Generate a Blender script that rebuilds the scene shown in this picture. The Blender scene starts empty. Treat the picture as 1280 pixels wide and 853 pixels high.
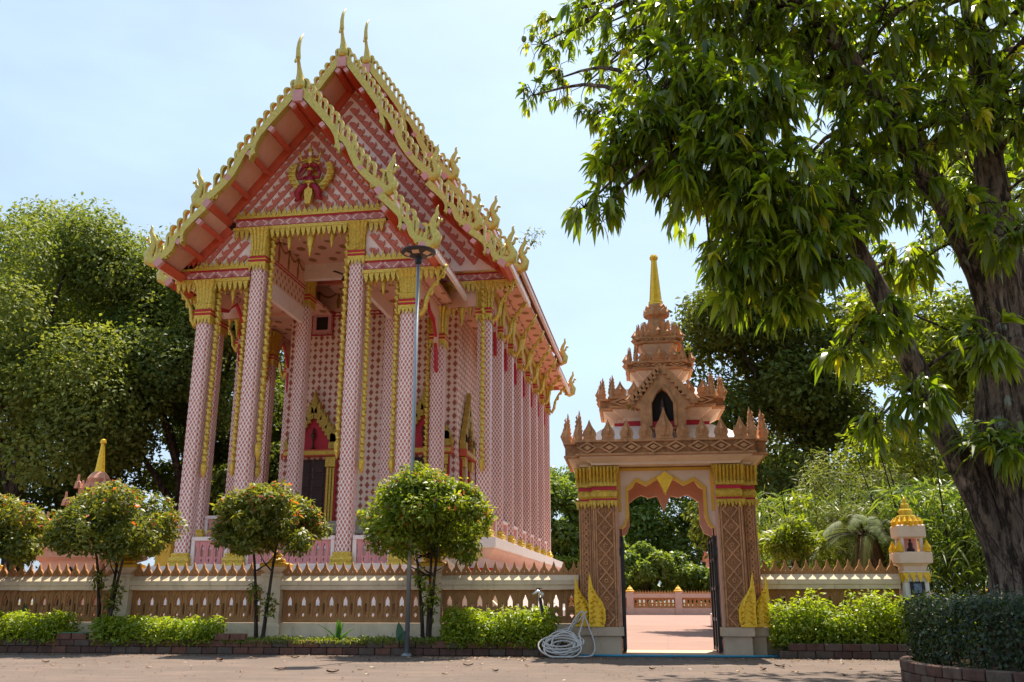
import bpy, bmesh, math, random
import numpy as np
from mathutils import Vector, Matrix
from mathutils.geometry import tessellate_polygon
R = math.radians
sc = bpy.context.scene
col = sc.collection

# ------------------------------------------------------------------ camera, sky, sun, exposure
cam_d = bpy.data.cameras.new('camera')
cam = bpy.data.objects.new('camera', cam_d); col.objects.link(cam)
cam_d.sensor_width = 36.0; cam_d.lens = 32.175; cam_d.clip_end = 4000; cam_d.clip_start = 0.05
cam.location = (0, 0, 1.0)
cam.rotation_euler = (R(90 + 15.84), 0, R(9.2))
sc.camera = cam
SUN_EL, SUN_AZ = 67.0, 13.5            # degrees; azimuth clockwise from +Y
w = bpy.data.worlds.new('World'); sc.world = w; w.use_nodes = True
nt = w.node_tree; bg = nt.nodes['Background']
sky = nt.nodes.new('ShaderNodeTexSky'); sky.sky_type = 'NISHITA'; sky.sun_disc = False
sky.sun_elevation = R(SUN_EL); sky.sun_rotation = R(SUN_AZ)
sky.air_density = 1.0; sky.dust_density = 3.0; sky.ozone_density = 1.0; sky.altitude = 0
# thin high haze: the same veil over the whole dome
tc = nt.nodes.new('ShaderNodeTexCoord'); nz = nt.nodes.new('ShaderNodeTexNoise')
nz.inputs['Scale'].default_value = 2.2; nz.inputs['Detail'].default_value = 5; nz.inputs['Roughness'].default_value = 0.55
mp = nt.nodes.new('ShaderNodeMapping'); mp.inputs['Scale'].default_value = (1, 1, 2.6)
nt.links.new(tc.outputs['Generated'], mp.inputs['Vector']); nt.links.new(mp.outputs[0], nz.inputs['Vector'])
rmp = nt.nodes.new('ShaderNodeMapRange'); rmp.inputs[1].default_value = 0.35; rmp.inputs[2].default_value = 0.72
rmp.inputs[3].default_value = 0.34; rmp.inputs[4].default_value = 0.66
nt.links.new(nz.outputs[0], rmp.inputs[0])
mixs = nt.nodes.new('ShaderNodeMix'); mixs.data_type = 'RGBA'
nt.links.new(rmp.outputs[0], mixs.inputs[0])
nt.links.new(sky.outputs[0], mixs.inputs[6]); mixs.inputs[7].default_value = (6.3, 8.5, 11.1, 1)
nt.links.new(mixs.outputs[2], bg.inputs['Color']); bg.inputs['Strength'].default_value = 0.071
sun_d = bpy.data.lights.new('sun', 'SUN'); sun_d.energy = 4.8; sun_d.angle = R(0.53); sun_d.color = (1.0, 0.90, 0.76)
sun = bpy.data.objects.new('sun', sun_d); col.objects.link(sun)
sv = Vector((math.sin(R(SUN_AZ)) * math.cos(R(SUN_EL)), math.cos(R(SUN_AZ)) * math.cos(R(SUN_EL)), math.sin(R(SUN_EL))))
sun.rotation_euler = sv.to_track_quat('Z', 'Y').to_euler(); sun.location = (20, 40, 60)
sc.view_settings.view_transform = 'Standard'; sc.view_settings.look = 'None'
sc.view_settings.gamma = 1.0; sc.view_settings.exposure = 1.04; sc.view_settings.use_curve_mapping = False
sc.render.engine = 'CYCLES'
sc.cycles.max_bounces = 6; sc.cycles.diffuse_bounces = 4; sc.cycles.transmission_bounces = 4
sc.cycles.glossy_bounces = 2; sc.cycles.caustics_reflective = False; sc.cycles.caustics_refractive = False

# ------------------------------------------------------------------ scene bookkeeping
def put(name, data, parent=None, loc=(0, 0, 0), rz=0.0, rot=None, scale=None):
    o = bpy.data.objects.new(name, data); col.objects.link(o)
    o.location = loc
    o.rotation_euler = rot if rot else (0, 0, rz)
    if scale: o.scale = scale
    if parent: o.parent = parent
    return o
def tag(o, label=None, cat=None, group=None, kind=None):
    if label: o['label'] = label
    if cat: o['category'] = cat
    if group: o['group'] = group
    if kind: o['kind'] = kind
    return o
def thing(name, label, cat, loc=(0, 0, 0), rz=0.0, group=None):
    return tag(put(name, None, None, loc, rz), label, cat, group)
def kids(o): return [c for c in col.objects if c.parent == o]

# ------------------------------------------------------------------ mesh builder
class MB:
    def __init__(s): s.v = []; s.f = []
    def add(s, vs, fs):
        b = len(s.v); s.v += [tuple(p) for p in vs]; s.f += [tuple(i + b for i in f) for f in fs]; return s
    def box(s, x0, x1, y0, y1, z0, z1, taper=0.0):
        t = taper
        vs = [(x0, y0, z0), (x1, y0, z0), (x1, y1, z0), (x0, y1, z0), (x0 + t, y0 + t, z1), (x1 - t, y0 + t, z1), (x1 - t, y1 - t, z1), (x0 + t, y1 - t, z1)]
        return s.add(vs, [(3, 2, 1, 0), (4, 5, 6, 7), (0, 1, 5, 4), (1, 2, 6, 5), (2, 3, 7, 6), (3, 0, 4, 7)])
    def cbox(s, x0, x1, y0, y1, z0, z1, c=0.01):
        """box with all its edges chamfered by c"""
        pts = []; xs = (x0, x1); ys = (y0, y1); zs = (z0, z1)
        sg = (1, -1); idx = {}
        for i in (0, 1):
            for j in (0, 1):
                for k in (0, 1):
                    a = (xs[i], ys[j] + sg[j] * c, zs[k] + sg[k] * c); b = (xs[i] + sg[i] * c, ys[j], zs[k] + sg[k] * c); d = (xs[i] + sg[i] * c, ys[j] + sg[j] * c, zs[k])
                    idx[i, j, k] = (len(pts), len(pts) + 1, len(pts) + 2); pts += [a, b, d]
        F = []
        def q(*l): F.append(l)
        I = idx
        q(I[0,0,0][0], I[0,0,1][0], I[0,1,1][0], I[0,1,0][0]); q(I[1,0,0][0], I[1,1,0][0], I[1,1,1][0], I[1,0,1][0])
        q(I[0,0,0][1], I[1,0,0][1], I[1,0,1][1], I[0,0,1][1]); q(I[0,1,0][1], I[0,1,1][1], I[1,1,1][1], I[1,1,0][1])
        q(I[0,0,0][2], I[0,1,0][2], I[1,1,0][2], I[1,0,0][2]); q(I[0,0,1][2], I[1,0,1][2], I[1,1,1][2], I[0,1,1][2])
        for j in (0, 1):
            for k in (0, 1): q(I[0,j,k][1], I[1,j,k][1], I[1,j,k][2], I[0,j,k][2])
        for i in (0, 1):
            for k in (0, 1): q(I[i,0,k][0], I[i,1,k][0], I[i,1,k][2], I[i,0,k][2])
        for i in (0, 1):
            for j in (0, 1): q(I[i,j,0][0], I[i,j,1][0], I[i,j,1][1], I[i,j,0][1])
        for i in (0, 1):
            for j in (0, 1):
                for k in (0, 1): q(*I[i,j,k])
        return s.add(pts, F)
    def prism(s, outer, d0, d1, axis='y', holes=()):
        """polygon in the plane (x,z) [axis y], (x,y) [axis z] or (y,z) [axis x], extruded d0..d1"""
        loops = [list(outer)] + [list(h) for h in holes]
        flat = [p for l in loops for p in l]
        tri = tessellate_polygon([[Vector((p[0], p[1], 0)) for p in l] for l in loops])
        def P(p, d):
            return (p[0], d, p[1]) if axis == 'y' else ((p[0], p[1], d) if axis == 'z' else (d, p[0], p[1]))
        n = len(flat); vs = [P(p, d0) for p in flat] + [P(p, d1) for p in flat]
        fs = [tuple(t) for t in tri] + [tuple(i + n for i in reversed(t)) for t in tri]
        b = 0
        for l in loops:
            m = len(l)
            for i in range(m): fs.append((b + i, b + (i + 1) % m, b + (i + 1) % m + n, b + i + n))
            b += m
        return s.add(vs, fs)
    def tube(s, pts, rad, n=8, cap=True, sq=(1, 1)):
        pts = [Vector(p) for p in pts]; m = len(pts)
        if not hasattr(rad, '__len__'): rad = [rad] * m
        vs = []; fs = []
        t0 = (pts[1] - pts[0]).normalized()
        u = t0.cross(Vector((0, 0, 1)))
        if u.length < 1e-3: u = Vector((1, 0, 0))
        u.normalize()
        for i, p in enumerate(pts):
            t = (pts[min(i + 1, m - 1)] - pts[max(i - 1, 0)]).normalized()
            u = (u - t * u.dot(t)); u.normalize(); vv = t.cross(u)
            for k in range(n):
                a = 2 * math.pi * k / n
                vs.append(p + (u * math.cos(a) * sq[0] + vv * math.sin(a) * sq[1]) * rad[i])
        for i in range(m - 1):
            for k in range(n):
                fs.append((i * n + k, i * n + (k + 1) % n, (i + 1) * n + (k + 1) % n, (i + 1) * n + k))
        if cap: fs += [tuple(range(n - 1, -1, -1)), tuple(range((m - 1) * n, m * n))]
        return s.add(vs, fs)
    def lathe(s, prof, n=12, c=(0, 0), square=False, rot=0.0):
        vs = []; fs = []; m = len(prof)
        for r, z in prof:
            for k in range(n):
                a = 2 * math.pi * (k + (0.5 if square else 0)) / n + rot
                rr = r * (math.sqrt(2) if square else 1)
                vs.append((c[0] + rr * math.cos(a), c[1] + rr * math.sin(a), z))
        for i in range(m - 1):
            for k in range(n): fs.append((i * n + k, i * n + (k + 1) % n, (i + 1) * n + (k + 1) % n, (i + 1) * n + k))
        fs += [tuple(range(n - 1, -1, -1)), tuple(range((m - 1) * n, m * n))]
        return s.add(vs, fs)
    def stack(s, prof, outline):
        """outline: closed plan polygon at half-size 1; prof: (scale offset, z) rings; each ring outline pushed out by r"""
        vs = []; fs = []; n = len(outline(0)); m = len(prof)
        for r, z in prof: vs += [(p[0], p[1], z) for p in outline(r)]
        for i in range(m - 1):
            for k in range(n): fs.append((i * n + k, i * n + (k + 1) % n, (i + 1) * n + (k + 1) % n, (i + 1) * n + k))
        b = len(s.v)
        s.add(vs, fs)
        for ring, rev in ((0, True), (m - 1, False)):
            o = outline(prof[ring][0]); tri = tessellate_polygon([[Vector((p[0], p[1], 0)) for p in o]])
            for t in tri: s.f.append(tuple(b + ring * n + i for i in t))
        return s
    def xf(s, M):
        s.v = [tuple(M @ Vector(p)) for p in s.v]; return s
    def mesh(s, name, mat, smooth=False, fix=True):
        me = bpy.data.meshes.new(name); me.from_pydata(s.v, [], s.f)
        if fix:
            bm = bmesh.new(); bm.from_mesh(me); bmesh.ops.recalc_face_normals(bm, faces=bm.faces); bm.to_mesh(me); bm.free()
        uvl = me.uv_layers.new(name='UVMap')
        nl = len(me.loops); vi = np.empty(nl, np.int32); me.loops.foreach_get('vertex_index', vi)
        co = np.empty(len(me.vertices) * 3); me.vertices.foreach_get('co', co); co = co.reshape(-1, 3)[vi]
        npoly = len(me.polygons); nr = np.empty(npoly * 3); me.polygons.foreach_get('normal', nr); nr = np.abs(nr.reshape(-1, 3))
        lt = np.empty(npoly, np.int32); me.polygons.foreach_get('loop_total', lt)
        ln = np.repeat(nr, lt, axis=0)
        ax = ln.argmax(1)
        u = np.where(ax == 0, co[:, 1], co[:, 0]); v = np.where(ax == 2, co[:, 1], co[:, 2])
        uvl.data.foreach_set('uv', np.stack([u, v], 1).ravel().astype(np.float32))
        if mat: me.materials.append(mat)
        if smooth:
            me.polygons.foreach_set('use_smooth', [True] * npoly)
        me.update(); return me
    def build(s, name, mat, parent=None, loc=(0, 0, 0), smooth=False, rz=0.0):
        return put(name, s.mesh(name, mat, smooth), parent, loc, rz)
def auto_smooth(me, ang=40):
    bm = bmesh.new(); bm.from_mesh(me)
    for e in bm.edges: e.smooth = not (len(e.link_faces) == 2 and e.calc_face_angle(0) > R(ang))
    for f in bm.faces: f.smooth = True
    bm.to_mesh(me); bm.free(); return me

# ------------------------------------------------------------------ materials
class G:
    def __init__(s, m): s.t = m.node_tree; s.n = s.t.nodes; s.b = s.n.get('Principled BSDF')
    def l(s, a, b): s.t.links.new(a, b)
    def m(s, op, a, b=None, c=None):
        n = s.n.new('ShaderNodeMath'); n.operation = op
        for i, x in enumerate((a, b, c)):
            if x is None: continue
            if isinstance(x, (int, float)): n.inputs[i].default_value = x
            else: s.l(x, n.inputs[i])
        return n.outputs[0]
    def mix(s, f, a, b, mode='MIX'):
        n = s.n.new('ShaderNodeMix'); n.data_type = 'RGBA'; n.blend_type = mode
        for i, x in ((0, f), (6, a), (7, b)):
            if isinstance(x, (int, float)): n.inputs[i].default_value = x
            elif isinstance(x, tuple): n.inputs[i].default_value = (*x[:3], 1)
            else: s.l(x, n.inputs[i])
        return n.outputs[2]
    def noise(s, scale, detail=4, rough=0.55, vec=None, stretch=None, out=0):
        n = s.n.new('ShaderNodeTexNoise'); n.inputs['Scale'].default_value = scale; n.inputs['Detail'].default_value = detail; n.inputs['Roughness'].default_value = rough
        v = vec if vec else s.coord('Object')
        if stretch:
            mp = s.n.new('ShaderNodeMapping'); mp.inputs['Scale'].default_value = stretch; s.l(v, mp.inputs[0]); v = mp.outputs[0]
        s.l(v, n.inputs['Vector']); return n.outputs[out]
    def coord(s, k='Object'):
        if not hasattr(s, 'tc'): s.tc = s.n.new('ShaderNodeTexCoord')
        return s.tc.outputs[k]
    def wpos(s):
        if not hasattr(s, 'ge'): s.ge = s.n.new('ShaderNodeNewGeometry')
        return s.ge.outputs['Position']
    def uv(s):
        sp = s.n.new('ShaderNodeSeparateXYZ'); s.l(s.coord('UV'), sp.inputs[0]); return sp.outputs[0], sp.outputs[1]
    def ramp(s, x, a, b, lo=0.0, hi=1.0):
        n = s.n.new('ShaderNodeMapRange'); n.inputs[1].default_value = a; n.inputs[2].default_value = b; n.inputs[3].default_value = lo; n.inputs[4].default_value = hi
        s.l(x, n.inputs[0]); return n.outputs[0]
    def bump(s, h, dist=0.01, st=0.6):
        n = s.n.new('ShaderNodeBump'); n.inputs['Strength'].default_value = st; n.inputs['Distance'].default_value = dist
        s.l(h, n.inputs['Height']); s.l(n.outputs[0], s.b.inputs['Normal'])
    def setc(s, c): s.l(c, s.b.inputs['Base Color'])
    def cell(s, u, v, cw, ch, ou=0.0, ov=0.0):
        a = s.m('SUBTRACT', s.m('FRACT', s.m('ADD', s.m('DIVIDE', u, cw), ou)), 0.5)
        b = s.m('SUBTRACT', s.m('FRACT', s.m('ADD', s.m('DIVIDE', v, ch), ov)), 0.5)
        return a, b
def newmat(name, c=(0.5, 0.5, 0.5), rough=0.6, metal=0.0, spec=0.4):
    m = bpy.data.materials.new(name); m.use_nodes = True; g = G(m)
    g.b.inputs['Base Color'].default_value = (*c, 1); g.b.inputs['Roughness'].default_value = rough
    g.b.inputs['Metallic'].default_value = metal; g.b.inputs['Specular IOR Level'].default_value = spec
    return m, g
def paint(name, c, rough=0.55, metal=0.0, var=0.12, scale=3.0, stain=0.0, bump=0.004, bscale=40, spec=0.4):
    """painted plaster / stucco: mottled colour, fine relief, optional dark weather streaks"""
    m, g = newmat(name, c, rough, metal, spec)
    n = g.noise(scale, 6, 0.6, g.wpos())
    lo = tuple(x * (1 - var) for x in c); hi = tuple(min(1, x * (1 + var * 0.7)) for x in c)
    cc = g.mix(g.ramp(n, 0.3, 0.7), lo, hi)
    if stain > 0:
        st = g.noise(2.2, 7, 0.7, g.wpos(), (2.5, 2.5, 0.5))
        cc = g.mix(g.ramp(st, 0.56, 0.74, 0, stain), cc, tuple(x * 0.22 for x in c))
    g.setc(cc)
    if bump: g.bump(g.noise(bscale, 5, 0.6, g.wpos()), bump)
    return m
M = {}
M['peach'] = paint('peach plaster', (0.74, 0.43, 0.30), 0.7, var=0.07)
M['pinkwhite'] = paint('pinkish white plaster', (0.84, 0.68, 0.60), 0.7, var=0.06)
M['white'] = paint('white painted plaster', (0.82, 0.73, 0.66), 0.65, var=0.07, stain=0.25)
M['rose'] = paint('rose red relief paint', (0.56, 0.16, 0.105), 0.6, var=0.2, scale=8)
M['rosewhite'] = paint('pale pink panel paint', (0.88, 0.72, 0.63), 0.65, var=0.08)
M['redorange'] = paint('vermilion timber paint', (0.58, 0.10, 0.045), 0.55, var=0.12)
M['pinkend'] = paint('pink beam end paint', (0.62, 0.30, 0.28), 0.6)
M['crimson'] = paint('crimson paint', (0.48, 0.015, 0.03), 0.5, var=0.15)
M['maroon'] = paint('maroon relief paint', (0.30, 0.012, 0.03), 0.45, var=0.15)
M['balpink'] = paint('pink balustrade paint', (0.66, 0.26, 0.24), 0.6, var=0.1)
M['tile'] = paint('orange glazed roof tile', (0.45, 0.14, 0.06), 0.35, var=0.25, scale=6)
M['cream'] = paint('cream plaster', (0.74, 0.56, 0.38), 0.75, var=0.12, stain=0.35)
M['gatecream'] = paint('pale peach cornice plaster', (0.78, 0.58, 0.42), 0.7, var=0.1, stain=0.35)
M['terra'] = paint('weathered terracotta stucco', (0.52, 0.255, 0.115), 0.75, var=0.28, scale=7, stain=0.7, bump=0.012, bscale=28)
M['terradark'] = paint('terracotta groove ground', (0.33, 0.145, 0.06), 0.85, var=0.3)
M['fencebrown'] = paint('brown stucco fence', (0.42, 0.20, 0.072), 0.75, var=0.18, scale=6, stain=0.3, bump=0.01, bscale=35)
M['fencecream'] = paint('cream fence plaster', (0.74, 0.57, 0.38), 0.75, var=0.16, stain=0.5)
M['base'] = paint('bare beige render', (0.56, 0.41, 0.28), 0.85, var=0.14, stain=0.35)
M['yellow'] = paint('ochre yellow paint', (0.72, 0.40, 0.03), 0.5, var=0.12)
M['black'] = paint('black enamelled steel', (0.012, 0.011, 0.010), 0.4, var=0.1, bump=0.002)
M['darkwood'] = paint('dark carved wood', (0.045, 0.018, 0.010), 0.5, var=0.3, scale=9)
M['darkvoid'] = paint('dark interior', (0.02, 0.015, 0.012), 0.9)
M['steel'] = paint('galvanised steel', (0.32, 0.33, 0.34), 0.45, metal=0.6, var=0.1)
M['greywood'] = paint('grey stone ledge', (0.42, 0.36, 0.28), 0.7, var=0.1)
def goldmat(name, c, metal=0.35, rough=0.38, vs=16, bd=0.03, lo=0.62):
    m, g = newmat(name, c, rough, metal, 0.5)
    n = g.noise(14, 5, 0.65, g.wpos())
    g.setc(g.mix(g.ramp(n, 0.32, 0.66), tuple(x * lo for x in c), tuple(min(1, x * 1.1) for x in c)))
    v = g.n.new('ShaderNodeTexVoronoi'); v.inputs['Scale'].default_value = vs; g.l(g.wpos(), v.inputs['Vector'])
    g.bump(g.m('ADD', g.m('MULTIPLY', v.outputs['Distance'], 0.7), g.m('MULTIPLY', n, 0.6)), bd, 0.7)
    return m
M['gold'] = goldmat('gilded stucco', (0.74, 0.50, 0.07))
M['palegold'] = goldmat('pale gilded bargeboard', (0.60, 0.445, 0.095), 0.38, 0.34, 5, 0.008, 0.72)
M['deepgold'] = goldmat('deep yellow gilding', (0.84, 0.50, 0.02), 0.3, 0.34, 22, 0.008, 0.82)
M['capgold'] = goldmat('muted capital gilding', (0.66, 0.40, 0.035), 0.3, 0.4, 22, 0.012, 0.6)
M['dullgold'] = goldmat('dull olive gilding', (0.55, 0.38, 0.06), 0.3, 0.5)  # duller, rougher olive gold for the door pediments

# column shaft: staggered rose scales on pinkish white
m, g = newmat('rose scale mosaic column', rough=0.45, spec=0.5); M['column'] = m
u, v = g.uv()
def scale_mask(g, u, v, cw, ch, ou, ov, rx, ry):
    a, b = g.cell(u, v, cw, ch, ou, ov)
    d = g.m('ADD', g.m('POWER', g.m('ABSOLUTE', g.m('DIVIDE', a, rx)), 2.0), g.m('POWER', g.m('ABSOLUTE', g.m('DIVIDE', b, ry)), 1.8))
    return g.m('SUBTRACT', 1.0, d)
h1 = scale_mask(g, u, v, 0.128, 0.215, 0, 0, 0.335, 0.31); h2 = scale_mask(g, u, v, 0.128, 0.215, 0.5, 0.5, 0.335, 0.31)
h = g.m('MAXIMUM', h1, h2); mk = g.ramp(h, 0.0, 0.16)
ctr = g.ramp(h, 0.35, 0.85)
red = g.mix(ctr, (0.62, 0.245, 0.185), (0.48, 0.125, 0.085))
big = g.noise(1.3, 5, 0.6, g.wpos()); stk = g.noise(3.0, 6, 0.7, g.wpos(), (1.6, 1.6, 0.25))
mixw = g.mix(g.ramp(stk, 0.5, 0.75, 0, 0.5), (0.92, 0.80, 0.71), (0.66, 0.50, 0.40))
g.setc(g.mix(0.12, g.mix(mk, mixw, red), g.mix(g.ramp(big, 0.35, 0.7), (0.5, 0.34, 0.3), (0.85, 0.7, 0.68)), 'MIX'))
g.bump(g.m('MAXIMUM', h, 0.0), 0.02, 0.6)
# wall: stencilled lozenges and drops
m, g = newmat('stencilled lozenge wall', rough=0.65); M['wall'] = m
u, v = g.uv()
def loz(g, u, v, cw, ch, ou, ov, rx, ry):
    a, b = g.cell(u, v, cw, ch, ou, ov)
    return g.m('SUBTRACT', 1.0, g.m('ADD', g.m('ABSOLUTE', g.m('DIVIDE', a, rx)), g.m('ABSOLUTE', g.m('DIVIDE', b, ry))))
C1, C2 = 0.52, 0.56
L1 = [loz(g, u, v, C1, C2, 0, 0, 0.21, 0.29), loz(g, u, v, C1, C2, 0.5, 0.5, 0.21, 0.29), loz(g, u, v, C1, C2, 0.5, 0, 0.17, 0.16), loz(g, u, v, C1, C2, 0, 0.5, 0.17, 0.16)]
h = g.m('MAXIMUM', g.m('MAXIMUM', L1[0], L1[1]), g.m('MAXIMUM', L1[2], L1[3]))
nn = g.noise(9, 4, 0.6, g.wpos())
g.setc(g.mix(g.ramp(h, 0.0, 0.12), g.mix(nn, (0.80, 0.60, 0.47), (0.86, 0.68, 0.55)), g.mix(nn, (0.36, 0.07, 0.045), (0.44, 0.13, 0.08))))
g.bump(g.m('MAXIMUM', h, 0.0), 0.008, 0.5)
# peach soffit with brown stencil ovals
m, g = newmat('stencilled peach soffit', rough=0.7); M['soffit'] = m
u, v = g.uv()
def ov(g, u, v, cw, ch, ou, ov_, rx, ry):
    a, b = g.cell(u, v, cw, ch, ou, ov_)
    return g.m('SUBTRACT', 1.0, g.m('ADD', g.m('POWER', g.m('ABSOLUTE', g.m('DIVIDE', a, rx)), 2.0), g.m('POWER', g.m('ABSOLUTE', g.m('DIVIDE', b, ry)), 2.0)))
h = g.m('MAXIMUM', ov(g, u, v, 0.85, 1.2, 0, 0, 0.20, 0.18), ov(g, u, v, 0.85, 1.2, 0.5, 0.5, 0.14, 0.11))
ed = g.m('MULTIPLY', g.m('SUBTRACT', g.noise(16, 3, 0.6, g.wpos()), 0.5), 1.3)
g.setc(g.mix(g.ramp(g.m('ADD', h, ed), 0.02, 0.12), (0.74, 0.42, 0.29), (0.34, 0.15, 0.05)))
# frieze with pale hexagon outlines
m, g = newmat('rose frieze with pale hexagons', rough=0.55); M['frieze'] = m
u, v = g.uv()
a, b = g.cell(u, v, 0.62, 50, 0, 0)
fr = g.m('FRACT', g.m('DIVIDE', u, 0.62)); a = g.m('ABSOLUTE', g.m('SUBTRACT', fr, 0.5))
tri = g.m('ABSOLUTE', g.m('SUBTRACT', g.m('FRACT', g.m('DIVIDE', v, 0.30)), 0.5))
d = g.m('ADD', g.m('MULTIPLY', a, 1.0), g.m('MULTIPLY', tri, 0.62))
ln = g.m('LESS_THAN', g.m('ABSOLUTE', g.m('SUBTRACT', d, 0.40)), 0.045)
inn = g.m('LESS_THAN', d, 0.17)
nn = g.noise(20, 3, 0.6, g.wpos())
g.setc(g.mix(ln, g.mix(inn, g.mix(nn, (0.46, 0.15, 0.13), (0.58, 0.24, 0.21)), (0.36, 0.07, 0.06)), (0.80, 0.60, 0.52)))
# ceiling band with swags is the plain wall in ochre stencil
m, g = newmat('ochre stencilled upper wall', rough=0.65); M['ochrewall'] = m
u, v = g.uv()
h = g.m('MAXIMUM', loz(g, u, v, 0.36, 0.42, 0, 0, 0.26, 0.30), loz(g, u, v, 0.36, 0.42, 0.5, 0.5, 0.20, 0.22))
g.setc(g.mix(g.ramp(h, 0, 0.15), (0.74, 0.47, 0.34), (0.36, 0.17, 0.035)))

# ------------------------------------------------------------------ ground
def sheet(name, x0, x1, y0, y1, z, mat):
    o = MB().add([(x0, y0, z), (x1, y0, z), (x1, y1, z), (x0, y1, z)], [(0, 1, 2, 3)]).build(name, mat)
    o['kind'] = 'structure'; return o
m, g = newmat('dry earth and grass', rough=0.95); M['earth'] = m
n = g.noise(0.35, 8, 0.65, g.wpos()); n2 = g.noise(14, 6, 0.7, g.wpos())
g.setc(g.mix(g.ramp(n, 0.4, 0.62), g.mix(n2, (0.10, 0.065, 0.035), (0.20, 0.14, 0.085)), g.mix(n2, (0.035, 0.06, 0.012), (0.08, 0.11, 0.03))))
g.bump(n2, 0.05)
m, g = newmat('dusty brown asphalt', rough=0.9, spec=0.25); M['road'] = m
a = g.noise(0.55, 8, 0.62, g.wpos()); b = g.noise(90, 5, 0.75, g.wpos()); c = g.noise(6, 7, 0.7, g.wpos(), (1, 0.35, 1))
base = g.mix(g.ramp(a, 0.32, 0.70), (0.078, 0.053, 0.041), (0.14, 0.095, 0.073))
base = g.mix(g.ramp(b, 0.30, 0.72), g.mix(0.5, base, (0.07, 0.055, 0.05)), g.mix(0.35, base, (0.34, 0.27, 0.22)))
base = g.mix(g.ramp(c, 0.55, 0.78, 0, 0.6), base, (0.075, 0.055, 0.048))
dd = g.noise(1.7, 9, 0.72, g.wpos(), (0.45, 1.6, 1)); base = g.mix(g.ramp(dd, 0.50, 0.66, 0, 0.75), base, (0.20, 0.145, 0.112)); base = g.mix(g.ramp(dd, 0.30, 0.40, 0.6, 0), base, (0.06, 0.045, 0.038))
g.setc(base); g.bump(g.m('ADD', b, g.m('MULTIPLY', c, 1.4)), 0.012, 0.8)
m, g = newmat('pink paved court', rough=0.85, spec=0.3); M['court'] = m
sp = g.n.new('ShaderNodeSeparateXYZ'); g.l(g.wpos(), sp.inputs[0])
fx = g.m('ABSOLUTE', g.m('SUBTRACT', g.m('FRACT', g.m('DIVIDE', sp.outputs[0], 2.0)), 0.5)); fy = g.m('ABSOLUTE', g.m('SUBTRACT', g.m('FRACT', g.m('DIVIDE', sp.outputs[1], 2.0)), 0.5))
jt = g.m('GREATER_THAN', g.m('MAXIMUM', fx, fy), 0.490)
a = g.noise(0.5, 7, 0.65, g.wpos()); b = g.noise(5, 7, 0.7, g.wpos())
base = g.mix(g.ramp(a, 0.3, 0.7), (0.23, 0.135, 0.105), (0.30, 0.18, 0.142)); base = g.mix(g.ramp(b, 0.5, 0.8, 0, 0.55), base, (0.27, 0.17, 0.145))
g.setc(g.mix(jt, base, (0.24, 0.15, 0.13))); g.bump(b, 0.01)
m, g = newmat('dark garden soil', rough=1.0, spec=0.1); M['soil'] = m
b = g.noise(18, 7, 0.7, g.wpos()); g.setc(g.mix(b, (0.035, 0.022, 0.014), (0.12, 0.08, 0.05))); g.bump(b, 0.06)
sheet('ground', -1500, 1500, -600, 2400, -0.012, M['earth'])
sheet('road', -70, 70, -25, 19.6, -0.004, M['road'])
sheet('courtyard', -60, 45, 19.0, 70.5, 0.004, M['court'])

# ------------------------------------------------------------------ ordination hall
TX, TY = -12.0, 33.0
hall = thing('ordination_hall', 'tall pink and white temple hall with steep gilded gables and scale-patterned columns', 'temple', (TX, TY, 0))
def part(name, mb, mat, parent=None, loc=(0, 0, 0), smooth=False):
    return mb.build(name, mat, parent or hall, loc, smooth)

# podium
M['pinkpeach'] = paint('pale pink peach plaster', (0.80, 0.56, 0.45), 0.7, var=0.08)
def notch(hx, hy, c):
    return lambda r: [(-hx - r, -hy - r + c), (-hx - r + c, -hy - r + c), (-hx - r + c, -hy - r), (hx + r - c, -hy - r), (hx + r - c, -hy - r + c), (hx + r, -hy - r + c),
                      (hx + r, hy + r - c), (hx + r - c, hy + r - c), (hx + r - c, hy + r), (-hx - r + c, hy + r), (-hx - r + c, hy + r - c), (-hx - r, hy + r - c)]
def rect(hx, hy): return lambda r: [(-hx - r, -hy - r), (hx + r, -hy - r), (hx + r, hy + r), (-hx - r, hy + r)]
pod = part('podium', MB().stack([(0.75, 0), (0.75, 0.5), (0.55, 0.62), (0.45, 1.2), (0.30, 1.3), (0.30, 2.02), (0.16, 2.06), (0.10, 2.45), (0.36, 2.78), (0.45, 2.80), (0.45, 3.15)], rect(5.75, 10.6)), M['white'], loc=(0, 10.25, 0))
part('podium_band', MB().stack([(0.32, 2.02), (0.33, 2.10)], rect(5.75, 10.6)), M['crimson'], pod)
part('podium_moulding', MB().stack([(0.175, 2.10), (0.12, 2.43), (0.365, 2.76)], rect(5.75, 10.6)), M['pinkpeach'], pod)
pp = part('porch_podium', MB().stack([(0.5, 0), (0.5, 0.45), (0.3, 0.55), (0.22, 1.1), (0.12, 1.5), (0.3, 1.75), (0.35, 2.05)], rect(4.0, 2.3)), M['white'], loc=(0, -2.75, 0))
part('podium_band', MB().stack([(0.225, 1.12), (0.22, 1.22)], rect(4.0, 2.3)), M['crimson'], pp)
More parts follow.
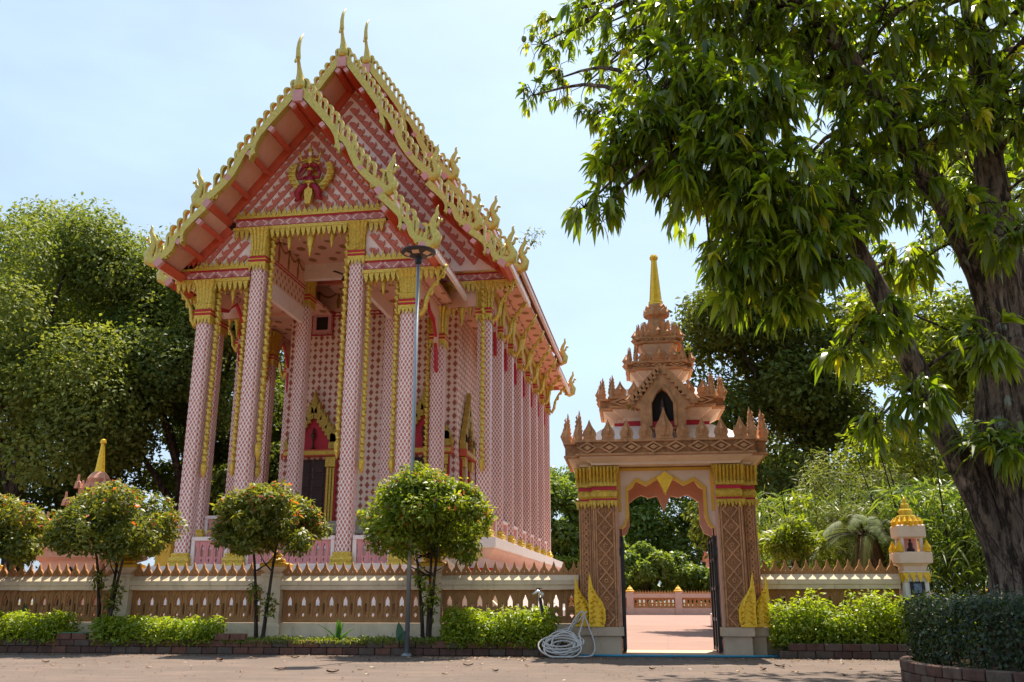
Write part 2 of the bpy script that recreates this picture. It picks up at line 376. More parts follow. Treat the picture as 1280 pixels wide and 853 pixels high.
for s in (-1, 1):   # side stairs of the porch, each with sloping ochre cheeks
    st = MB()
    for k in range(9): st.box(s * 4.3, s * (4.5 + 0.28 * (k + 1)), -3.0, -1.4, 0, 2.0 - 0.22 * k) if s > 0 else st.box(s * (4.5 + 0.28 * (k + 1)), s * 4.3, -3.0, -1.4, 0, 2.0 - 0.22 * k)
    stair = part('stair', st, M['greywood'])
    for yy in (-3.3, -1.4):
        part('stair_cheek', MB().prism([(s * 4.36, 0), (s * 4.36, 2.4), (s * 4.9, 2.4), (s * 6.9, 0.7), (s * 6.9, 0)], yy, yy + 0.3), M['white'] if s < 0 else M['cream'], stair)
    part('stair_post', MB().lathe([(0.26, 0), (0.26, 2.9), (0.34, 2.95), (0.34, 3.08), (0.2, 3.14), (0.26, 3.26), (0.16, 3.4), (0.03, 3.55)], 4, (s * 4.62, -3.5), True), M['yellow'], stair)

# columns
def shaft_outline(h, c):
    return lambda r: [(-h, -h + c), (-h + c, -h + c), (-h + c, -h), (h - c, -h), (h - c, -h + c), (h, -h + c), (h, h - c), (h - c, h - c), (h - c, h), (-h + c, h), (-h + c, h - c), (-h, h - c)]
def flute(hw, n=5, dep=0.035):
    def f(r):
        o = []; H = hw + r
        for sx, sy in ((0, -1), (1, 0), (0, 1), (-1, 0)):
            for k in range(n * 2):
                t = (k / (n * 2)) * 2 - 1; d = H - (dep * (1 + r * 1.5) if k % 2 else 0)
                if abs(t) > 0.99: d = H
                t *= H
                o.append((t, -d) if (sx, sy) == (0, -1) else (d, t) if sx == 1 else (-t, d) if sy == 1 else (-d, -t))
        return o
    return f
CAPH = 1.50
cap_gold = MB().stack([(0.0, 0.42), (0.02, 0.46), (0.03, 0.62), (0.0, 0.66), (0.015, 0.9), (0.05, 1.25), (0.11, 1.46), (0.12, 1.50)], flute(0.275)).mesh('capital', M['gold'])
ring = MB()
for z in (0.20, 0.33): ring.stack([(0.30, z), (0.325, z + 0.03), (0.325, z + 0.06), (0.30, z + 0.09)], lambda r: [(-r, -r), (r, -r), (r, r), (-r, r)])
ring_me = ring.mesh('capital_rings', M['crimson'])
gr = MB()
gr.stack([(0.295, 0.29), (0.31, 0.33)], lambda r: [(-r, -r), (r, -r), (r, r), (-r, r)]); gr.stack([(0.30, 0.06), (0.31, 0.2)], lambda r: [(-r, -r), (r, -r), (r, r), (-r, r)])
for k in range(5):
    x = -0.26 + k * 0.13
    for (a, b) in ((0, -1), (1, 0), (0, 1), (-1, 0)):
        p = [(x - 0.06, 0.09), (x + 0.06, 0.09), (x + 0.04, -0.02), (x, -0.12), (x - 0.04, -0.02)]
        if b: gr.prism(p, b * 0.312, b * 0.28, 'y')
        else: gr.prism(p, a * 0.312, a * 0.28, 'x')
drip_me = gr.mesh('capital_leaves', M['gold'])
base_me = MB().stack([(0.12, 0), (0.12, 0.10), (0.07, 0.14), (0.10, 0.22), (0.10, 0.28), (0.03, 0.34), (0.05, 0.42), (0.0, 0.46)], lambda r: [(-0.26 - r, -0.26 - r), (0.26 + r, -0.26 - r), (0.26 + r, 0.26 + r), (-0.26 - r, 0.26 + r)]).mesh('column_base', M['gold'])
shaft_cache = {}
columns = []
def column(x, y, z0, ztop):
    hs = round(ztop - CAPH - z0 + 0.3, 3)
    if hs not in shaft_cache:
        shaft_cache[hs] = MB().stack([(0, 0.3), (0, hs * 0.5), (0, hs)], shaft_outline(0.255, 0.075)).mesh('column', M['column'])
    o = put('column', shaft_cache[hs], hall, (x, y, z0))
    put('column_base', base_me, o)
    put('capital', cap_gold, o, (0, 0, ztop - CAPH - z0)); put('capital_rings', ring_me, o, (0, 0, ztop - CAPH - z0)); put('capital_leaves', drip_me, o, (0, 0, ztop - CAPH - z0))
    columns.append(o); return o
for s in (-1, 1):
    column(s * 3.73, -4.0, 2.05, 12.0); column(s * 1.83, -4.0, 2.05, 13.9)
    column(s * 3.73, 0.3, 3.15, 12.0); column(s * 1.83, 0.3, 3.15, 13.9)
    for k in range(8): column(s * 5.55, 0.3 + 2.62 * k, 3.15, 12.95)

# gilded ropes hanging beside the porch columns
rp = []; rr = []
z = 0.0; k = 0
while z < 8.2:
    rp.append((0.028 * math.cos(k * 1.57), 0.028 * math.sin(k * 1.57), -z)); rr.append(0.095 if k % 2 == 0 else 0.06); z += 0.075; k += 1
rp += [(0, 0, -8.3), (0, 0, -8.6), (0, 0, -8.85)]; rr += [0.12, 0.10, 0.015]
rope_me = MB().tube(rp, rr, 7).mesh('gilded_rope', M['gold'])
for x, zt in ((-3.30, 11.9), (-2.26, 11.9), (-1.40, 13.85), (1.40, 13.85), (2.26, 11.9), (3.30, 11.9)):
    put('gilded_rope', rope_me, hall, (x, -4.0, zt), scale=(1, 1, (zt - 5.0) / 8.85 if zt < 12 else 0.94))
for s in (-1, 1):
    put('gilded_rope', rope_me, hall, (s * 3.73, -3.55, 11.7), scale=(1, 1, 0.72)); put('gilded_rope', rope_me, hall, (s * 5.55, 0.3 - 0.42, 12.6), scale=(1, 1, 0.8))
    put('gilded_rope', rope_me, hall, (s * 3.33, 0.3, 11.7), scale=(1, 1, 0.7))

# cella: walls, ledge, doors, windows, vent
cel = MB().box(-3.75, 3.75, 3.6, 3.9, 3.15, 15.0).box(-3.75, -3.45, 3.9, 18.3, 3.15, 15.0).box(3.45, 3.75, 3.9, 18.3, 3.15, 15.0)
wall_o = part('wall', cel, M['wall'])
for x0, x1 in ((-3.9, -3.3), (-1.5, 1.5), (3.3, 3.9)):
    part('wall_ledge', MB().cbox(x0, x1, 3.28, 3.598, 3.62, 4.14, 0.04), M['greywood'], wall_o)
for s in (-1, 1):
    part('wall_ledge', MB().cbox(min(s * 3.752, s * 4.0), max(s * 3.752, s * 4.0), 3.6, 18.3, 3.62, 4.14, 0.04), M['greywood'], wall_o)
part('wall_line', MB().box(-3.75, 3.75, 3.585, 3.597, 12.98, 13.05).box(-3.75, 3.75, 3.585, 3.597, 13.14, 13.19), M['crimson'], wall_o)
part('upper_band', MB().box(-3.75, 3.75, 3.588, 3.598, 13.2, 14.4), M['peach'], wall_o)
def swags(n, step, x0, z, fn):
    mb = MB()
    for k in range(n):
        xa = x0 + k * step; pts = []
        for j in range(9): pts.append((xa + step * j / 8, z - 0.26 * math.sin(math.pi * j / 8) * 1.0))
        up = [(p[0], p[1] + 0.1) for p in reversed(pts)]
        fn(mb, pts + up)
        fn(mb, [(xa - 0.09, z + 0.05), (xa - 0.05, z - 0.25), (xa - 0.1, z - 0.4), (xa - 0.06, z - 0.75), (xa + 0.06, z - 0.75), (xa + 0.1, z - 0.4), (xa + 0.05, z - 0.25), (xa + 0.09, z + 0.05)])
    return mb
M['ochre'] = paint('ochre brown stencil', (0.33, 0.16, 0.035), 0.7, var=0.2, scale=12)
part('swag_stencil', swags(8, 0.92, -3.5, 14.1, lambda mb, p: mb.prism(p, 3.58, 3.586)), M['ochre'], wall_o)
def door(x, face, w=1.2, z0=3.62, zt=6.7, name='door', cur=None):
    """face: matrix that carries the local (x along wall, -y outwards) frame to the hall"""
    d = MB()
    d.box(-w / 2, -0.012, -0.03, 0.0, z0, zt).box(0.012, w / 2, -0.03, 0.0, z0, zt)
    for sx in (-1, 1):
        for k in range(5): d.cbox(sx * w / 4 - w * 0.17, sx * w / 4 + w * 0.17, -0.06, -0.03, z0 + 0.12 + k * 0.6, z0 + 0.62 + k * 0.6, 0.015)
    o = part(name, d.xf(face), cur or M['darkwood'])
    for sx in (-1, 1):
        f = MB()
        a = sx * (w / 2 + 0.03); b = sx * (w / 2 + 0.38)
        for i in range(3):
            p, q = sorted((a + (b - a) * (i + 0.12) / 3, a + (b - a) * (i + 0.88) / 3)); f.box(p, q, -0.16 + 0.03 * i, 0.0, z0 + 0.52, zt - 0.35)
        p, q = sorted((a, b)); f.box(p - 0.03, q + 0.03, -0.2, 0, z0 + 0.2, z0 + 0.5); f.box(p - 0.04, q + 0.04, -0.22, 0, zt - 0.33, zt + 0.08)
        part('door_jamb', f.xf(face), M['gold'], o)
    part('door_jamb_line', MB().box(-w / 2 - 0.46, -w / 2 - 0.39, -0.1, 0, z0 + 0.2, zt).box(w / 2 + 0.39, w / 2 + 0.46, -0.1, 0, z0 + 0.2, zt).box(-w / 2 - 0.026, -w / 2 - 0.002, -0.12, 0, z0, zt).box(w / 2 + 0.002, w / 2 + 0.026, -0.12, 0, z0, zt).xf(face), M['crimson'], o)
    part('lintel', MB().cbox(-w / 2 - 0.62, w / 2 + 0.62, -0.32, 0.0, zt + 0.1, zt + 0.4, 0.03).xf(face), M['redorange'], o)
    part('lintel_trim', MB().cbox(-w / 2 - 0.58, w / 2 + 0.58, -0.34, -0.322, zt + 0.16, zt + 0.33, 0.008).xf(face), M['gold'], o)
    hw = w / 2 + 0.1
    part('tympanum', MB().prism([(-hw, zt + 0.4), (hw, zt + 0.4), (hw, zt + 1.05), (0, zt + 1.95), (-hw, zt + 1.05)], -0.08, -0.01).xf(face), M['crimson'], o)
    part('tympanum_figure', MB().lathe([(0.10, zt + 0.42), (0.05, zt + 0.5), (0.03, zt + 0.75), (0.09, zt + 0.95), (0.12, zt + 1.05), (0.05, zt + 1.12), (0.07, zt + 1.2), (0.01, zt + 1.36)], 8, (0, -0.14)).xf(face), M['darkwood'], o)
    fl = MB()
    for sx in (-1, 1):
        for i in range(9):
            t = i / 8; x0 = sx * (0.05 + (hw + 0.28) * t); z0_ = zt + 2.25 - 1.45 * t; hh = 0.62 - 0.2 * t + 0.12 * math.sin(i * 2.1)
            fl.prism([(x0 - sx * 0.16, z0_ - 0.34), (x0 + sx * 0.16, z0_ - 0.42), (x0 + sx * 0.22, z0_ - 0.08), (x0 + sx * 0.10, z0_ + 0.05), (x0 + sx * 0.06, z0_ + hh * 0.55), (x0 - sx * 0.05, z0_ + hh * 0.3), (x0 - sx * 0.16, z0_ + 0.02)], -0.22 - 0.02 * (i % 2), -0.02)
        p, q = sorted((sx * hw, sx * (hw + 0.42))); fl.box(p, q, -0.26, 0, zt + 0.42, zt + 0.7); fl.box(p + 0.04, q - 0.04, -0.24, 0, zt + 0.7, zt + 1.05)
    fl.prism([(-0.14, zt + 1.95), (0.14, zt + 1.95), (0.10, zt + 2.4), (0, zt + 3.0), (-0.10, zt + 2.4)], -0.24, -0.03)
    part('door_pediment', fl.xf(face), M['dullgold'], o)
for s in (-1, 1): door(s * 2.4, Matrix.Translation((s * 2.4, 3.59, 0)), 1.25)
M['shutter'] = paint('pale window shutter', (0.62, 0.52, 0.44), 0.6)
for s in (-1, 1):
    for k in range(4):
        door(0, Matrix.Translation((s * 3.76, 5.2 + k * 3.3, 0)) @ Matrix.Rotation(s * math.pi / 2, 4, 'Z'), 0.95, 4.16, 6.7, 'window', M['shutter'])
vent = part('vent', MB().box(-0.27, 0.27, -0.02, 0.0, -0.3, 0.3), M['darkvoid'], loc=(-2.33, 3.59, 12.68))
part('vent_frame', MB().prism([(-0.42, -0.45), (0.42, -0.45), (0.42, 0.45), (-0.42, 0.45)], -0.09, -0.001, 'y', [[(-0.27, -0.3), (-0.27, 0.3), (0.27, 0.3), (0.27, -0.3)]]), M['pinkend'], vent)
part('vent_frame', MB().prism([(-0.52, -0.55), (0.52, -0.55), (0.52, 0.55), (-0.52, 0.55)], -0.05, -0.002, 'y', [[(-0.47, -0.5), (-0.47, 0.5), (0.47, 0.5), (0.47, -0.5)]]), M['crimson'], vent)

# ceilings and upper porch walls
part('ceiling', MB().box(-1.75, 1.75, -3.9, 3.58, 14.02, 14.2), M['soffit'])
for s in (-1, 1):
    a, b = sorted((s * 1.93, s * 4.3)); part('ceiling', MB().box(a, b, -3.9, 0.1, 12.12, 12.25), M['soffit'])
    a, b = sorted((s * 1.93, s * 6.0)); part('ceiling', MB().box(a, b, 0.5, 19.0, 13.06, 13.2), M['soffit'])
    a, b = sorted((s * 1.76, s * 1.92)); bw = part('beam', MB().box(a, b, -3.7, 0.02, 11.62, 12.25), M['pinkwhite'])
    part('upper_wall', MB().box(a, b, -3.7, 0.02, 12.252, 13.2), M['ochrewall'], bw); part('upper_band', MB().box(a, b, -3.7, 0.02, 13.202, 14.018), M['peach'], bw)
    c = s * 1.755; a, b = sorted((c, c - s * 0.006))
    part('upper_line', MB().box(a, b, -3.7, 0.02, 13.0, 13.06).box(a, b, -3.7, 0.02, 13.12, 13.17), M['crimson'], bw)
    part('swag_stencil', swags(4, 0.92, -3.6, 13.95, lambda mb, p: mb.prism(p, a, b, 'x')), M['ochre'], bw)
    a, b = sorted((s * 1.92, s * 5.6)); part('beam', MB().box(a, b, 0.1, 0.5, 11.98, 13.1), M['peach'])
# row-two cross wall above the inner columns
part('cross_beam', MB().box(-1.75, 1.75, 0.1, 0.5, 13.93, 14.02), M['peach'])
fan = part('ceiling_fan', MB().tube([(0, 0, 14.0), (0, 0, 13.25)], 0.02, 6).lathe([(0.05, 13.12), (0.13, 13.15), (0.13, 13.24), (0.04, 13.28)], 10), M['darkvoid'], loc=(0.25, -0.9, 0))
for k in range(3):
    put('fan_blade', MB().box(0.1, 0.62, -0.07, 0.07, 13.18, 13.195).mesh('fan_blade', M['darkwood']), fan, (0, 0, 0), k * 2.094)

# beams, friezes, crests, fringes
crest_p = lambda x, w, z, h: [(x - w / 2, z), (x + w / 2, z), (x + w * 0.36, z + h * 0.42), (x + w * 0.12, z + h * 0.55), (x, z + h), (x - w * 0.12, z + h * 0.55), (x - w * 0.36, z + h * 0.42)]
drop_p = lambda x, w, z, h: [(x - w * 0.48, z), (x + w * 0.48, z), (x + w * 0.30, z - h * 0.35), (x + w * 0.34, z - h * 0.6), (x, z - h), (x - w * 0.22, z - h * 0.6), (x - w * 0.42, z - h * 0.3)]
def entablature(x0, x1, y, z, fh=0.34, crest=0.33, fringe=0.36, rail=True):
    f = part('frieze', MB().box(x0, x1, y - 0.22, y + 0.2, z, z + fh), M['frieze'])
    part('frieze_line', MB().box(x0, x1, y - 0.25, y - 0.222, z - 0.0, z + 0.05).box(x0, x1, y - 0.25, y - 0.222, z + fh - 0.05, z + fh), M['crimson'], f)
    part('gilded_ledge', MB().box(x0 - 0.05, x1 + 0.05, y - 0.3, y + 0.2, z - 0.12, z - 0.002).box(x0, x1, y - 0.29, y + 0.1, z + fh + 0.002, z + fh + 0.08), M['gold'], f)
    n = max(3, int((x1 - x0) / 0.19)); st = (x1 - x0) / n; c = MB(); d = MB()
    for i in range(n):
        x = x0 + (i + 0.5) * st; c.prism(crest_p(x, st * 0.98, z + fh + 0.08, crest * (1.0 if i % 2 else 0.8)), y - 0.27, y - 0.21)
        d.prism(drop_p(x, st * 0.98, z - 0.12, fringe), y - 0.28, y - 0.2)
    part('leaf_crest', c, M['gold'], f); part('leaf_fringe', d, M['gold'], f)
entablature(-2.80, 2.80, -4.0, 13.95)
for s in (-1, 1):
    a, b = sorted((s * 2.12, s * 4.85)); entablature(a, b, -4.0, 12.05)
    a, b = sorted((s * 3.9, s * 6.75)); entablature(a, b, 0.25, 12.98)
    # beam along the flank above the side columns, and along the porch flank
    a, b = sorted((s * 5.36, s * 5.74)); fb = part('flank_beam', MB().box(a, b, 0.5, 19.0, 12.95, 13.3), M['frieze'])
    dd = MB()
    for i in range(90): dd.prism(drop_p(0.6 + i * 0.2, 0.19, 12.95, 0.3), s * 5.76, s * 5.80, 'x')
    part('leaf_fringe', dd, M['gold'], fb)
    a, b = sorted((s * 5.40, s * 5.70)); part('clerestory_wall', MB().box(a, b, 0.6, 19.9, 13.302, 15.3), M['peach'])
    a, b = sorted((s * 5.70, s * 6.75)); part('eave_soffit', MB().box(a, b, 2.0, 20.8, 13.30, 13.36), M['soffit'])
    a, b = sorted((s * 3.55, s * 3.9)); part('flank_beam', MB().box(a, b, -3.8, 0.0, 12.0, 12.12), M['frieze'])
# pendants
def pend(w, h):
    return MB().lathe([(w, 0), (w * 0.92, -0.08 * h), (w * 0.6, -0.40 * h), (w * 0.62, -0.44 * h), (w * 0.3, -0.74 * h), (w * 0.32, -0.77 * h), (0.008, -h)], 8).mesh('pendant', M['gold'], True)
P1, P2, P3 = pend(0.24, 1.05), pend(0.17, 0.75), pend(0.11, 0.42)
for x, me in ((0, P1), (-0.8, P2), (0.8, P2), (-0.42, P3), (0.42, P3), (-1.12, P3), (1.12, P3)): put('pendant', me, hall, (x, -4.0, 13.82))
for s in (-1, 1):
    for x, me in ((2.78, P2), (2.48, P3), (3.08, P3)): put('pendant', me, hall, (s * x, -4.0, 11.92))
    for x, me in ((4.64, P2), (4.3, P3), (4.98, P3)): put('pendant', me, hall, (s * x, 0.25, 11.98))

# hanging arch panels with crimson edges between flank columns
def arch_poly(L, top, drop, inset):
    H = L / 2; i = inset
    half = [(H, -drop + i * 7.0), (H - 0.20 + i * 0.6, -drop * 0.98 + i * 7.0), (H - 0.30, -drop * 0.62 + i), (H - 0.24, -drop * 0.5 + i), (H - 0.62, -drop * 0.30 + i * 1.2), (H * 0.32, -drop * 0.24 + i), (H * 0.22, -drop * 0.16 + i)]
    return [(-H, top)] + [(-a, b) for a, b in half] + [(0, -0.05 * drop + i)] + [(a, b) for a, b in reversed(half)] + [(H, top)]
ar = MB().prism(arch_poly(2.10, 0.0, 2.3, 0.0), -0.05, 0.05, 'x').mesh('arch_edging', M['crimson'])
ap = MB().prism(arch_poly(2.10, -0.002, 2.3, 0.10), -0.075, 0.075, 'x').mesh('arch_panel', M['peach'])
for s in (-1, 1):
    for k in range(7):
        o = put('arch_panel', ap, hall, (s * 5.55, 0.3 + 2.62 * (k + 0.5), 12.94)); put('arch_edging', ar, o)
    ar2 = MB().prism(arch_poly(3.76, 0.0, 2.6, 0.0), -0.05, 0.05, 'x').mesh('arch_edging', M['crimson']); ap2 = MB().prism(arch_poly(3.76, -0.002, 2.6, 0.12), -0.075, 0.075, 'x').mesh('arch_panel', M['peach'])
    o = put('arch_panel', ap2, hall, (s * 3.73, -1.85, 11.99)); put('arch_edging', ar2, o)

# eave brackets
br = MB()
pts = [(0.0, 0, -0.35), (0.16, 0, -0.55), (0.30, 0, -0.30), (0.34, 0, 0.05), (0.55, 0, 0.45), (0.85, 0, 0.85), (1.05, 0, 1.25)]
br.tube(pts, [0.05, 0.13, 0.11, 0.08, 0.075, 0.07, 0.06], 7, sq=(1, 0.8))
for (x, z, h) in ((0.28, -0.1, 0.3), (0.44, 0.18, 0.3), (0.62, 0.5, 0.28), (0.84, 0.78, 0.26)):
    br.tube([(x, 0, z), (x + 0.10, 0, z + 0.02), (x + 0.13, 0, z + h * 0.6), (x + 0.09, 0, z + h)], [0.06, 0.055, 0.04, 0.006], 5)
br_me = br.mesh('eave_bracket', M['gold'], True)
for s in (-1, 1):
    for k in range(8): put('eave_bracket', br_me, hall, (s * 5.80, 0.3 + 2.62 * k, 12.0), 0 if s > 0 else math.pi)
    put('eave_bracket', br_me, hall, (s * 3.98, -4.0, 10.95), 0 if s > 0 else math.pi)

# balustrades
def balustrade(L, h=0.95):
    n = max(2, int(L / 0.235)); st = L / n; mb = MB()
    for i in range(n):
        x = -L / 2 + st * (i + 0.5); w = st / 2
        mb.prism([(x - w, 0.1), (x + w, 0.1), (x + w, h - 0.1), (x - w, h - 0.1)], -0.05, 0.05, 'y',
                 [[(x - w * 0.42, 0.34), (x - w * 0.42, h - 0.34), (x, h - 0.2), (x + w * 0.42, h - 0.34), (x + w * 0.42, 0.34)], [(x, 0.14), (x - w * 0.3, 0.22), (x, 0.30), (x + w * 0.3, 0.22)]])
        mb.box(x + w - 0.02, x + w + 0.02, -0.065, 0.065, 0.1, h - 0.1)
    fr = MB().cbox(-L / 2, L / 2, -0.1, 0.1, h - 0.1, h + 0.03, 0.015).cbox(-L / 2, L / 2, -0.09, 0.09, 0, 0.1, 0.01)
    fr.cbox(-L / 2, -L / 2 + 0.13, -0.09, 0.09, 0.1, h - 0.1, 0.01).cbox(L / 2 - 0.13, L / 2, -0.09, 0.09, 0.1, h - 0.1, 0.01)
    return mb.mesh('balustrade', M['balpink']), fr.mesh('balustrade_frame', M['pinkwhite'])
for L, spots in ((1.3, [(-2.78, -4.05, 2.05, 0), (2.78, -4.05, 2.05, 0)]), (3.06, [(0, -4.05, 2.05, 0)]),
                 (2.02, [(s * 5.55, 0.3 + 2.62 * (k + 0.5), 3.15, math.pi / 2) for s in (-1, 1) for k in range(7)]), (1.3, [(s * 4.64, 0.3, 3.15, 0) for s in (-1, 1)])):
    a, b = balustrade(L)
    for x, y, z, rz in spots:
        o = put('balustrade', a, hall, (x, y, z), rz); put('balustrade_frame', b, o)

# ------------------------------------------------------------------ roofs
def strip(x0, z0, x1, z1, t0, t1):
    """quad band parallel to the slope line, offsets t0..t1 along its normal (up)"""
    L = math.hypot(x1 - x0, z1 - z0); nx, nz_ = -(z1 - z0) / L, (x1 - x0) / L
    if nz_ < 0: nx, nz_ = -nx, -nz_
    return [(x0 + nx * t0, z0 + nz_ * t0), (x1 + nx * t0, z1 + nz_ * t0), (x1 + nx * t1, z1 + nz_ * t1), (x0 + nx * t1, z0 + nz_ * t1)]
fin_pts = [(-0.045, -0.3), (0.04, -0.3), (0.045, 0.2), (0.07, 0.33), (0.04, 0.43), (-0.04, 0.48), (-0.16, 0.45), (-0.08, 0.405), (-0.02, 0.31), (-0.025, 0.12)]
fin_me = {}
for s in (-1, 1): fin_me[s] = MB().prism([(p[0] * s, p[1]) for p in fin_pts], -0.09, 0.09).mesh('roof_fin', M['palegold'])
def board_polys(L, k):
    a = [(0, .20), (.30, .18), (.40, .12), (.46, .0), (.50, -.16), (.55, -.30), (.585, -.52), (.545, -.44), (.52, -.50), (.505, -.36), (.46, -.22), (.40, -.14), (.30, -.12), (0, -.12)]
    b = [(.475, -.02), (.50, .10), (.55, .14), (.61, .08), (.68, -.06), (.76, -.14), (.84, -.12), (.92, -.02), (1.0, .08), (1.02, -.12), (.98, -.26), (.90, -.36), (.80, -.42), (.72, -.40), (.64, -.28), (.58, -.16), (.53, -.12), (.50, -.16)]
    return [[(p[0] * L, p[1] * k) for p in a], [(p[0] * L, p[1] * k) for p in b]]
def finial_mesh(mat):
    mb = MB()
    def fl(pts, rad): mb.tube([(p[0], 0, p[1]) for p in pts], rad, 6, sq=(0.75, 1.0))
    fl([(-0.30, -0.16), (-0.05, -0.24), (0.16, -0.12), (0.22, 0.10), (0.10, 0.34), (0.04, 0.55), (0.12, 0.78), (0.22, 0.95), (0.20, 1.12), (0.26, 1.24)], [0.10, 0.18, 0.21, 0.19, 0.15, 0.12, 0.095, 0.075, 0.045, 0.006])
    fl([(0.08, 0.40), (0.24, 0.52), (0.30, 0.70), (0.27, 0.80)], [0.08, 0.07, 0.04, 0.006])
    fl([(-0.14, -0.12), (-0.18, 0.12), (-0.08, 0.32), (-0.10, 0.52)], [0.12, 0.12, 0.08, 0.008])
    fl([(-0.32, -0.10), (-0.38, 0.10), (-0.28, 0.26), (-0.30, 0.42)], [0.10, 0.10, 0.06, 0.008])
    fl([(-0.50, -0.02), (-0.54, 0.12), (-0.46, 0.24), (-0.48, 0.34)], [0.08, 0.075, 0.045, 0.008])
    mb.lathe([(0.012, 0.62), (0.045, 0.64), (0.035, 0.72), (0.008, 0.74)], 6, (0.37, 0))
    return mb
finials = {s: finial_mesh(M['palegold']).xf(Matrix.Diagonal((s, 1, 1, 1))).mesh('naga_finial', M['palegold'], True) for s in (-1, 1)}
ch = MB()
cz = [(0, -0.1, .20), (0, 0.03, .25), (0, .16, .25), (0, .30, .18), (0, .5, .115), (0, .72, .075), (0, .92, .062), (0, 1.0, .10), (0, 1.12, .09), (0, 1.35, .08), (0, 1.6, .07), (.01, 1.8, .055), (.02, 1.97, .038), (.02, 2.07, .034), (.02, 2.14, .014)]
cy = np.interp([q[1] for q in cz], [-0.1, 0.3, 0.7, 1.0, 1.4, 1.8, 2.14], [0, -0.04, -0.22, -0.36, -0.40, -0.30, -0.10])
ch.tube([(a, y_, z) for (a, z, r), y_ in zip(cz, cy)], [r for a, z, r in cz], 8)
ch.tube([(0, -0.36, 1.0), (0, -0.50, 0.97), (0, -0.56, 0.90)], [0.05, 0.03, 0.006], 5).lathe([(0.01, 0.66), (0.05, 0.7), (0.04, 0.8), (0.01, 0.83)], 6, (0, -0.56))
chofa_me = ch.mesh('chofa', M['palegold'], True)

def gable(tiers, y0, y1, yped, bmat='palegold', npur=(4, 2), front=True, chofa=True, soff=None):
    """tiers: slope lines of the right half, top first"""
    for ti, (x0, z0, x1, z1) in enumerate(tiers):
        L = math.hypot(x1 - x0, z1 - z0); dx, dz = (x1 - x0) / L, (z1 - z0) / L; nx, nz_ = -dz, dx
        for s in (-1, 1):
            q = strip(x0, z0, x1, z1, 0.0, 0.06)
            sl = part('roof_slope', MB().prism([(s * a, b) for a, b in q], y0 + 0.1, yped if front else y1), M['peach'] if front else M[soff[ti]])
            if front: part('roof_slope', MB().prism([(s * a, b) for a, b in q], yped, y1), M[soff[ti]], sl)
            # pan tiles: ribs run down the slope
            n = int((y1 - y0) / 0.28); tb = MB()
            for i in range(n):
                ya = y0 + 0.12 + i * 0.28; t = [(s * a, b) for a, b in strip(x0, z0, x1, z1, 0.062, 0.14)]
                tb.prism(t, ya, min(y1, ya + 0.17)); t2 = [(s * a, b) for a, b in strip(x0, z0, x1, z1, 0.062, 0.10)]; tb.prism(t2, ya + 0.17, min(y1, ya + 0.28))
            tp = part('roof_tiles', tb, M['tile'], sl)
            # eave fascia along the low edge
            part('eave_fascia', MB().box(min(s * (x1 - 0.06), s * (x1 + 0.06)), max(s * (x1 - 0.06), s * (x1 + 0.06)), y0 + 0.22, y1, z1 - 0.14, z1 + 0.12), M['pinkwhite'], sl)
            if not front: continue
            # purlins under the overhang
            for j in range(npur[min(ti, len(npur) - 1)] + 1):
                t = (j + 0.5) / (npur[min(ti, len(npur) - 1)] + 0.6)
                if t > 1: t = 1.0
                px, pz = x0 + (x1 - x0) * t - nx * 0.17, z0 + (z1 - z0) * t - nz_ * 0.17
                big = 0.14 if j == npur[min(ti, len(npur) - 1)] else 0.085
                P = MB().prism([(s * (px + dx * a - nx * b), pz + dz * a - nz_ * b) for a, b in ((-big, -0.14), (big, -0.14), (big, big * 1.3), (-big, big * 1.3))], y0 + 0.02, yped)
                pu = part('purlin', P, M['redorange'], sl)
                part('beam_end', MB().prism([(s * (px + dx * a - nx * b), pz + dz * a - nz_ * b) for a, b in ((-big - .01, -0.05), (big + .01, -0.05), (big + .01, big * 1.3 + .01), (-big - .01, big * 1.3 + .01))], y0 - 0.14, y0 + 0.018), M['pinkend'], sl)
            # rake board where the soffit meets the pediment
            part('rake_board', MB().prism([(s * a, b) for a, b in strip(x0, z0, x1, z1, -0.30, -0.002)], yped - 0.12, yped + 0.05), M['redorange'], sl)
            # bargeboard with its wave and the row of fins
            bo = MB(); k = 0.86 if ti == 0 else 0.78
            for pi, poly in enumerate(board_polys(L, k)):
                bo.prism([(s * (x0 + dx * a + nx * (b + 0.02)), z0 + dz * a + nz_ * (b + 0.02)) for a, b in poly], y0 - 0.16 + 0.03 * pi, y0 + 0.13 - 0.03 * pi)
            bb = part('bargeboard', bo, M[bmat])
            n = int(L / 0.36)
            for i in range(n):
                t = (i + 0.75) * L / (n + 0.4)
                u = t / L; off = 0.15 if u < 0.42 else (0.08 if u < 0.66 else (-0.12 if u < 0.9 else 0.02))
                if ti > 0 and i == 0: continue
                put('roof_fin', fin_me[s], bb, (s * (x0 + dx * t + nx * off), y0 - 0.02, z0 + dz * t + nz_ * off + 0.08), scale=(1, 1, 1.0 if off > -0.1 else 1.25))
            put('naga_finial', finials[s], bb, (s * (x1 - 0.02), y0 - 0.02, z1 + 0.12))
    if front and chofa:
        part('ridge_beam', MB().box(-0.17, 0.17, y0 - 0.05, yped, tiers[0][1] - 0.48, tiers[0][1] - 0.06), M['redorange']); part('beam_end', MB().box(-0.18, 0.18, y0 - 0.22, y0 - 0.052, tiers[0][1] - 0.49, tiers[0][1] - 0.05), M['pinkend'])
        put('chofa', chofa_me, hall, (0, y0 - 0.02, tiers[0][1] + 0.12))
porch_t = [(0, 18.35, 3.35, 14.3), (3.1, 14.05, 4.90, 12.25)]
main_t = [(0, 22.25, 3.85, 16.7), (3.65, 16.35, 5.50, 14.5), (5.35, 14.25, 6.80, 13.10)]
cent_t = [(0, 23.75, 3.90, 18.1), (3.70, 17.75, 5.62, 15.75), (5.45, 15.4, 6.82, 13.85)]
